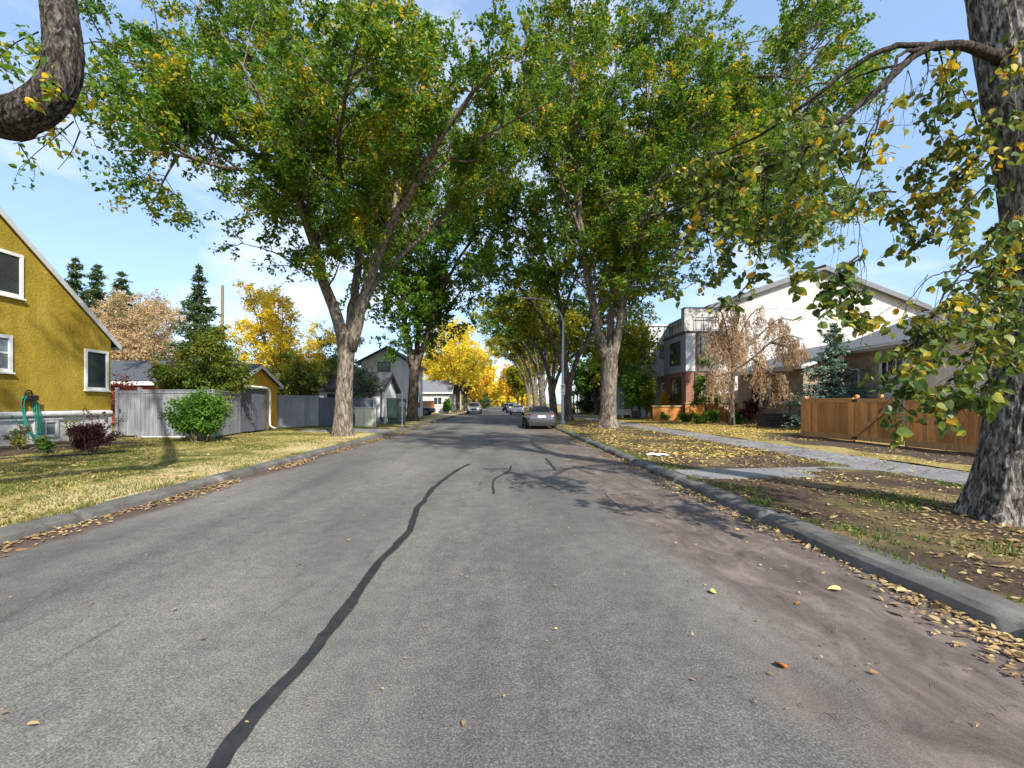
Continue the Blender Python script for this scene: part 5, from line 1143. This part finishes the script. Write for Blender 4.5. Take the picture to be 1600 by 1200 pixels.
# ------------------------------------------------------------------ vehicles (local frame: rear at y = 0, nose at +y)
def vehicle(label, cat, loc, rz, paint, L=4.8, w=.9, H=1.47, suv=False, group='cars parked along the street', name='parked_car', truck=False):
    root = empty(name, loc, label, cat, group, rz)
    P = M[paint]
    def ring(y, hw, zb, zt, zm=.6, tuck=.1):
        s = [(0,zb),(hw*.8,zb),(hw*.97,zb+.10),(hw,zm),(hw*.985,zt-.14),(hw*.93,zt-.04),(hw*.80,zt),(0,zt+.025)]
        return [(x,y,z) for x,z in s]+[(-x,y,z) for x,z in s[1:-1][::-1]]
    k = L/4.8
    if not suv:
        st = [(0,.74,.42,.82),(.05,.84,.30,.93),(.16,.885,.26,1.02),(.5,.90,.24,1.06),(1.2,.91,.22,1.02),(2.4,.915,.20,.99),(3.45,.91,.21,.97),(4.1,.89,.22,.88),(4.5,.84,.25,.78),(4.72,.74,.30,.68),(4.8,.62,.38,.58)]
        gst = [(.42,1.03,.70,.66),(1.22,1.40,.68,.56),(1.75,1.47,.68,.56),(2.5,1.45,.68,.56),(2.85,1.39,.68,.56),(3.6,.96,.72,.66)]
    else:
        st = [(0,.80,.46,.95),(.05,.88,.34,1.02),(.2,.92,.30,1.06),(1.2,.93,.26,1.06),(2.6,.94,.25,1.05),(3.5,.93,.26,1.06),(4.2,.91,.28,1.00),(4.6,.87,.32,.93),(4.74,.82,.36,.85),(4.8,.72,.44,.72)]
        gst = [(.08,1.05,.82,.78),(.45,1.62,.80,.68),(.9,1.72,.80,.67),(2.1,1.72,.80,.67),(2.55,1.64,.80,.67),(3.45,1.04,.84,.78)]
    zs = H/(1.47 if not suv else 1.72); wf = w/.9 if not suv else w/.92
    b = MB(); b.loft([ring(y*k, a*wf, zb*zs, zt*zs, .58*zs) for y,a,zb,zt in st])
    body = b.build('body', P, root, local=True, smooth=True)
    base = (.90 if not suv else .95)*zs
    g = MB(); g.loft([[(bw*wf*1.0,y*k,base),(bw*wf,y*k,min(z*zs,.99*zs if not suv else 1.02*zs)),(rw*wf,y*k,z*zs-.03),(rw*wf*.86,y*k,z*zs),(-rw*wf*.86,y*k,z*zs),(-rw*wf,y*k,z*zs-.03),(-bw*wf,y*k,min(z*zs,.99*zs if not suv else 1.02*zs)),(-bw*wf,y*k,base)] for y,z,bw,rw in gst])
    g.build('roof', P, root, local=True, smooth=False, bevel=.03)
    def slab(name, c, off, mat):   # pane from four corners, pushed out along off
        off = Vector(off).normalized(); v = [Vector(p)+off*.022 for p in c]; q = [p-off*.03 for p in v]
        MB().add(v+q, [(0,1,2,3),(7,6,5,4),(0,4,5,1),(1,5,6,2),(2,6,7,3),(3,7,4,0)]).build(name, mat, root, local=True)
    (y0,z0,b0,r0),(y1,z1,b1,r1) = gst[0], gst[1]; za, zb_ = z0*.82+z1*.18, z0*.08+z1*.92; ya, yb = y0*.82+y1*.18, y0*.08+y1*.92
    sc = lambda x,y,z: (x*wf,y*k,z*zs); dy, dz = y1-y0, z1-z0
    slab('rear_window', [sc(-.62 if not suv else -.70,ya,za),sc(.62 if not suv else .70,ya,za),sc(.52 if not suv else .60,yb,zb_),sc(-.52 if not suv else -.60,yb,zb_)], (0,-dz,dy), M['carglass'])
    (y0,z0,b0,r0),(y1,z1,b1,r1) = gst[-1], gst[-2]; za, zb_ = z0*.86+z1*.14, z0*.06+z1*.94; ya, yb = y0*.86+y1*.14, y0*.06+y1*.94
    slab('windshield', [sc(.66 if not suv else .74,ya,za),sc(-.66 if not suv else -.74,ya,za),sc(-.52 if not suv else -.62,yb,zb_),sc(.52 if not suv else .62,yb,zb_)], (0,y0-y1 if False else (z1-z0),y0-y1), M['carglass'])
    for s in (1,-1):
        bw, rw = gst[2][2], gst[2][3]; zt = gst[2][1]; lo = 1.03 if not suv else 1.08
        ys = [(.95,1.42,1.85,1.9),(1.97,2.02,2.62,2.95)] if not suv else [(.5,.72,1.15,1.2),(1.28,1.30,2.05,2.1),(2.18,2.2,2.6,2.98)]
        for a,b_,c,d in ys:
            xl = bw-(bw-rw)*(lo-1.0)/(zt-1.0); xu = bw-(bw-rw)*.86
            q = [sc(s*xl,a,lo),sc(s*xl,d,lo),sc(s*xu,c,zt-.09),sc(s*xu,b_,zt-.09)]; slab('side_window', q if s > 0 else q[::-1], (s,0,.3), M['carglass'])
        mr = MB(); mr.lathe(sc(s*.98,3.05 if not suv else 2.95,1.02 if not suv else 1.12), (0,1,0), [(-.07,.05),(-.05,.10),(.03,.09),(.09,.03)], 10); mr.build('mirror', P, root, local=True, smooth=True)
        if not suv: tl = [(.52,.02,.80),(.84,.09,.80),(.88,.30,.90),(.86,.26,.98),(.80,.08,.97),(.54,.025,.90)]
        else: tl = [(.66,.02,.86),(.86,.06,.86),(.89,.2,.95),(.88,.2,1.2),(.82,.08,1.25),(.70,.03,1.02)]
        v = [Vector(sc(s*x,y,z)) for x,y,z in tl]; o = Vector((s*.018,-.03,.0)); vv = [p+o for p in v]+[p-o for p in v]; n = 6
        MB().add(vv, [tuple(range(n)) if s < 0 else tuple(range(n))[::-1], tuple(range(n,2*n))[::-1] if s < 0 else tuple(range(n,2*n))]+[(i,(i+1)%n,n+(i+1)%n,n+i) for i in range(n)]).build('tail_light', M['taillight'], root, local=True)
        zz = .70 if not suv else .86; hl = [(.45,4.70,zz-.07),(.80,4.52,zz-.04),(.86,4.3,zz+.10),(.62,4.55,zz+.09)]
        v = [Vector(sc(s*x,y,z)) for x,y,z in hl]; o = Vector((s*.02,.05,.02)); vv = [p+o for p in v]+[p-o for p in v]; n = 4
        MB().add(vv, [(0,1,2,3),(7,6,5,4)]+[(i,(i+1)%n,n+(i+1)%n,n+i) for i in range(n)]).build('headlight', M['headlight'], root, local=True)
    # bumper band, plate, grille
    MB().box(-.24*wf,.24*wf,-.028,.02,(.74 if not suv else .80)*zs,(.87 if not suv else .93)*zs).build('licence_plate', M['plate'], root, local=True)
    MB().loft([[(x*wf,y*k,z*zs) for z in (.24,.44)]+[(x*wf*.97,y*k+.1,z*zs) for z in (.44,.24)] for x,y in ((-.88,.10),(-.80,-.005),(0,-.03),(.80,-.005),(.88,.10))]).build('rear_bumper', M['blackplastic'], root, local=True)
    gz = (.42,.60) if not suv else (.56,.86)
    MB().box(-.42*wf,.42*wf,4.70*k,4.815*k,gz[0]*zs,gz[1]*zs).build('grille', M['blackplastic'], root, local=True); MB().box(-.24,.24,4.78*k,4.86*k,(.44 if not suv else .48)*zs,(.50 if not suv else .56)*zs).build('front_bumper', M['chrome'], root, local=True)
    if not suv: MB().box(-.58*wf,.58*wf,-.02,.01,.885*zs,.91*zs).build('trunk_trim', M['chrome'], root, local=True)
    R0 = .33 if not suv else .38
    for y in (.95*k, 3.82*k):
        for s in (1,-1):
            xo = .90*wf*s if not suv else .93*wf*s
            ar = MB(); ar.lathe((xo-s*.10,y,R0), (s,0,0), [(0,R0+.06),(.115,R0+.06),(.118,R0)], 22); ar.build('wheel_arch', M['blackplastic'], root, local=True)
            t = MB(); t.lathe((xo-s*.14,y,R0), (s,0,0), [(0,R0*.72),(.01,R0*.96),(.05,R0),(.20,R0),(.255,R0*.95),(.27,R0*.70),(.24,R0*.66)], 24); wh = t.build('wheel', M['rubber'], root, local=True, smooth=False)
            r = MB(); r.lathe((xo-s*.14,y,R0), (s,0,0), [(.20,R0*.66),(.262,R0*.66),(.258,R0*.58),(.235,R0*.56)], 24)
            c = Vector((xo+s*.105,y,R0))
            for i in range(5):
                a = 2*math.pi*i/5+.3; d = Vector((0,math.cos(a),math.sin(a))); q = Vector((0,-math.sin(a),math.cos(a)))
                r.add([c+d*R0*.10+q*.03,c+d*R0*.58+q*.05,c+d*R0*.58-q*.05,c+d*R0*.10-q*.03]+[p+Vector((-s*.03,0,0)) for p in (c+d*R0*.10+q*.03,c+d*R0*.58+q*.05,c+d*R0*.58-q*.05,c+d*R0*.10-q*.03)], [(0,1,2,3),(7,6,5,4),(0,4,5,1),(1,5,6,2),(2,6,7,3),(3,7,4,0)])
            r.lathe(c+Vector((-s*.03,0,0)), (s,0,0), [(0,R0*.16),(.035,R0*.15)], 12); r.build('rim', M['rim'], wh, local=True)
    return root
vehicle('dark grey sedan parked at the right kerb, nearest of all cars', 'car', (2.62,28.0,0), 0, 'car_grey')
vehicle('white sedan parked at the right kerb, beyond the dark grey one', 'car', (2.50,63.5,0), 0, 'car_white')
vehicle('white sport utility car parked just beyond the white sedan', 'car', (2.2,77,0), 0, 'car_white', 4.7, .92, 1.75, True)
vehicle('black car parked at the far end of the right hand row', 'car', (1.6,93,0), 0, 'car_black', 4.7, .92, 1.75, True)
vehicle('silver sport utility vehicle facing the camera at the left kerb', 'car', (-4.05,74.2,0), math.pi, 'car_silver', 5.2, .98, 1.86, True)
vehicle('navy blue car parked in the driveway, partly behind an elm trunk', 'car', (-12.7,55.2,.22), -math.pi/2, 'car_navy', 4.7, .92, 1.62, True)

# ------------------------------------------------------------------ street furniture
t = empty('street_lamp', (4.44,31.7,.13), 'tall grey street lamp with curved arm over the road', 'street lamp')
pp = catmull([Vector((4.44,31.7,.1)), Vector((4.45,31.7,3)), Vector((4.47,31.7,6.2)), W(880,504,31.7), W(873,486,31.7), W(858,472,31.7), W(841,466.5,31.7), W(825,466,31.7)], .35)
MB().tube(pp, [.115-.075*i/(len(pp)-1) for i in range(len(pp))], 14).build('pole', M['steel'], t, smooth=True)
MB().lathe((4.44,31.7,.1), Z, [(0,.17),(.28,.16),(.32,.12)], 14).build('base', M['steel'], t)
e = W(825,466,31.7); hd = MB(); hd.loft([[(e.x-x,31.7+s*wd,e.z+z) for s,z in ((-1,-.03),(-1,.03),(0,.07),(1,.03),(1,-.03))] for x,wd in ((-.05,.05),(.1,.11),(.4,.14),(.62,.09),(.68,.04))]); hd.build('lamp_head', M['steel'], t, bevel=.01)
for z0, z1 in ((2.62,2.96),(2.26,2.60)):
    sp = MB().box(4.28,4.60,31.565,31.575,z0,z1).build('parking_sign', M['signwhite'], t)
    if z0 > 2.5:
        MB().prism([(4.40,2.70),(4.43,2.70),(4.43,2.79),(4.47,2.79),(4.49,2.82),(4.49,2.88),(4.46,2.91),(4.40,2.91)], (0,0,0), X, Y3, 31.558, 31.5645).build('symbol', M['signblack'], sp)
        q = MB(); a0 = [(4.44+.125*math.cos(a),31.56,2.80+.125*math.sin(a)) for a in np.linspace(0,2*math.pi,25)]; q.tube(a0, .010, 5); q.tube([(4.355,31.555,2.885),(4.525,31.555,2.715)], .010, 5); q.build('ring', M['signred'], sp)
    else: MB().box(4.33,4.55,31.559,31.5645,2.40,2.44).build('arrow', M['signblack'], sp)
t = empty('utility_box', (-8.5,28.4,.2), 'cream coloured utility box standing on the grass', 'utility box')
MB().box(-9.1,-7.94,28.15,28.75,.42,1.33).build('body', M['utility'], t, bevel=.02); MB().box(-9.12,-7.92,28.12,28.78,.1,.415).build('base', M['utility'], t, bevel=.015); MB().box(-9.13,-7.91,28.1,28.8,1.333,1.375).build('lid', M['utility'], t, bevel=.01)
MB().box(-8.05,-7.99,28.135,28.148,1.18,1.28).build('latch', M['darksteel'], t); MB().box(-8.54,-8.525,28.142,28.149,.44,1.32).build('door_seam', M['blackplastic'], t)
st_ = MB(); st_.tube([(-7.86,28.2,.1),(-7.86,28.2,1.42)], .055, 10); st_.lathe((-7.86,28.2,1.42), Z, [(0,.055),(.03,.03),(.04,.005)], 10); thing_mesh(st_, 'bollard', M['steel'], 'grey steel bollard beside the cream utility box', 'bollard', smooth=False)
t = empty('cable_cabinet', (-7.3,31.2,.2), 'green metal cable cabinet left of the shaded elm', 'cabinet')
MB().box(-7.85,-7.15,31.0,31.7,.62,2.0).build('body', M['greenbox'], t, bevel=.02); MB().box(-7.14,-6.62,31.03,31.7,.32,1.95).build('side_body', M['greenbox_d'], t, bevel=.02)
MB().box(-7.78,-7.22,30.975,30.996,.72,1.92).build('door', M['greenbox'], t, bevel=.006); MB().box(-7.28,-7.25,30.955,30.974,1.2,1.36).build('handle', M['darksteel'], t)
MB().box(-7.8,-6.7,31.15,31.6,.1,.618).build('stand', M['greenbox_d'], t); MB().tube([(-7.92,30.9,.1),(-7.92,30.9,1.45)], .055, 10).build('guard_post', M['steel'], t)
t = empty('sign_post', (-6.02,27.6,.15), 'thin steel sign post with small blue grey plate seen from behind', 'sign')
MB().tube([(-6.02,27.6,.1),(-6.02,27.6,2.45)], .028, 8).build('post', M['steel'], t); MB().box(-6.2,-5.86,27.63,27.64,1.42,1.72).build('sign_plate', M['signback'], t); MB().box(-6.10,-5.94,27.63,27.64,1.95,2.42).build('sign_plate', M['signback'], t)
t = empty('utility_pole', (-27.9,45,.2), 'brown wooden utility pole beside the lone spruce', 'utility pole')
MB().tube([(-27.9,45,0),(-27.88,45,7),(-27.85,45,13.5)], [.19,.165,.14], 12).build('pole', M['pole'], t); MB().box(-28.9,-26.9,44.86,44.95,8.3,8.42).build('crossarm', M['pole'], t)
for x in (-28.7,-28.3,-27.2): MB().lathe((x,44.9,8.42), Z, [(0,.03),(.05,.05),(.13,.03)], 8).build('insulator', M['steel'], t)
t = empty('utility_pole', (-21.6,36,.2), 'old pole with crossarms against the dry tan trees', 'utility pole'); MB().tube([(-21.6,36,0),(-21.6,36,6.0)], [.14,.11], 10).build('pole', M['oldwood'], t); MB().box(-22.7,-20.2,35.88,35.95,5.15,5.27).build('crossarm', M['oldwood'], t)
for i in range(5): MB().lathe((-22.5+.5*i,35.92,5.27), Z, [(0,.03),(.05,.05),(.14,.03)], 8).build('insulator', M['steel'], t)
wr = MB()
for i, z in enumerate((5.45,5.42,4.6)):
    a, b = Vector((-40,37,z+.3)), Vector((-13,36,z)); wr.tube([a.lerp(b,s)+Vector((0,0,-.5*math.sin(math.pi*s))) for s in np.linspace(0,1,14)], .014, 4)
thing_mesh(wr, 'power_line', M['darksteel'], 'dark overhead wires crossing before the dry tan trees', 'wire')

# small things
c = MB(); V = [];
for i in range(9):
    for j in range(7): V.append((4.2+.5*i/8+.06*math.sin(j*1.1), 12.45+.42*j/6+.05*math.sin(i*1.3), .172+.012*math.sin(i*1.5+j*.8)*math.cos(j*1.2)+.05*math.exp(-((i-3)**2+(j-4)**2)/3)+.03*math.exp(-((i-6)**2+(j-2)**2)/2)+random.gauss(0,.003)))
c.add(V, [(j+i*7,j+1+i*7,j+8+i*7,j+7+i*7) for i in range(8) for j in range(6)]); thing_mesh(c, 'paper_sheet', M['paper'], 'crumpled white paper lying on the leafy verge', 'paper')
c = MB(); c.lathe(at(995,42,.1), Z, [(0,.10),(.15,.16),(.2,.30),(.40,.42),(.62,.40),(.8,.26),(.9,.05)], 18); thing_mesh(c, 'garden_globe', M['globe'], 'dark round garden globe beside the white board fence', 'garden ornament', smooth=True)
c = MB(); c.lathe(at(1256,38.6,.1), Z, [(0,.1),(1.1,.1),(1.12,.16),(1.2,.16)], 10)
def leaf_thing(px, py, size, mat, label, rz):
    d = (H-.012)*F/(py-PY); x = (px-PX)/F*d; V, Fc = leaf_geo(np.zeros((1,3)), size, shape='ovate', flat=True, aspect=.7); Mx = np.array(Matrix.Rotation(rz,3,'Z'))
    return props(npmesh('fallen_leaf', V@Mx.T, Fc, mat, None, (x,d,.018), local=True), label, 'leaf')
leaf_thing(1228,1045,.085,M['orange_leaf'],'single orange leaf lying on the dark asphalt, nearest the camera',.4)
leaf_thing(1314,922,.095,M['yellow_leaf'],'pale yellow leaf lying on the muddy asphalt near the right kerb',2.2)
leaf_thing(1114,927,.075,M['green_leaf'],'green yellow leaf lying alone on the grey asphalt',1.0)
leaf_thing(1247,941,.05,M['orange_leaf'],'small orange leaf between the green and the yellow one',1.7)
leaf_thing(1360,1051,.04,M['brown_leaf'],'tiny brown leaf right of the orange one on the asphalt',2.9)
# ------------------------------------------------------------------ daylight, sky, camera
SUN_AZ, SUN_EL = 152.0, 40.0       # degrees clockwise from the view direction; elevation
wd = bpy.data.worlds.new('World'); SC.world = wd; wd.use_nodes = True; nt = wd.node_tree; nt.nodes.clear()
out = nt.nodes.new('ShaderNodeOutputWorld'); bg = nt.nodes.new('ShaderNodeBackground'); sky = nt.nodes.new('ShaderNodeTexSky')
sky.sky_type = 'NISHITA'; sky.sun_disc = False; sky.sun_elevation = R(SUN_EL); sky.sun_rotation = R(SUN_AZ); sky.air_density = 1.0; sky.dust_density = 1.2; sky.ozone_density = 2.6
tc = nt.nodes.new('ShaderNodeTexCoord'); mp = nt.nodes.new('ShaderNodeMapping'); mp.inputs['Scale'].default_value = (1.0,1.0,2.4); mp.inputs['Location'].default_value = (.35,.1,.2)
nz = nt.nodes.new('ShaderNodeTexNoise'); nz.inputs['Scale'].default_value = 2.3; nz.inputs['Detail'].default_value = 7; nz.inputs['Roughness'].default_value = .55
cr = nt.nodes.new('ShaderNodeValToRGB'); cr.color_ramp.elements[0].position = .50; cr.color_ramp.elements[1].position = .74
mx = nt.nodes.new('ShaderNodeMix'); mx.data_type = 'RGBA'; mx.inputs[7].default_value = (3.5,3.55,3.7,1)
L_ = nt.links.new
L_(tc.outputs['Generated'], mp.inputs['Vector']); L_(mp.outputs[0], nz.inputs['Vector']); L_(nz.outputs['Fac'], cr.inputs['Fac']); L_(cr.outputs['Color'], mx.inputs[0]); tm = nt.nodes.new('ShaderNodeMix'); tm.data_type = 'RGBA'; tm.blend_type = 'MULTIPLY'; tm.inputs[0].default_value = 1; tm.inputs[7].default_value = (1.0,.95,.97,1); L_(sky.outputs['Color'], tm.inputs[6]); vl = nt.nodes.new('ShaderNodeMix'); vl.data_type = 'RGBA'; vl.inputs[0].default_value = .55; vl.inputs[7].default_value = (1.15,1.75,2.6,1); L_(tm.outputs[2], vl.inputs[6]); L_(vl.outputs[2], mx.inputs[6]); L_(mx.outputs[2], bg.inputs['Color']); L_(bg.outputs[0], out.inputs[0])
bg.inputs['Strength'].default_value = .13
sd = bpy.data.lights.new('sun', 'SUN'); sd.energy = 2.7; sd.angle = R(.8); sd.color = (1,.94,.84); so = bpy.data.objects.new('sun', sd); COL.objects.link(so)
az, el = R(SUN_AZ), R(SUN_EL); to = Vector((math.sin(az)*math.cos(el), math.cos(az)*math.cos(el), math.sin(el))); so.rotation_euler = to.to_track_quat('Z','Y').to_euler()
cd = bpy.data.cameras.new('camera'); cam = bpy.data.objects.new('camera', cd); COL.objects.link(cam); SC.camera = cam
cam.location = (0,0,H); cam.rotation_euler = (R(90),0,0); cd.sensor_width = 36; cd.lens = F/1600*36; cd.shift_x = (800-PX)/1600; cd.shift_y = (PY-600)/1600; cd.clip_start = .1; cd.clip_end = 6000
vs = SC.view_settings; vs.view_transform = 'Standard'; vs.look = 'None'; vs.exposure = 1.48; vs.gamma = 1; vs.use_curve_mapping = False
SC.cycles.use_denoising = True; SC.cycles.max_bounces = 8; SC.cycles.transparent_max_bounces = 8; SC.cycles.sample_clamp_indirect = 6
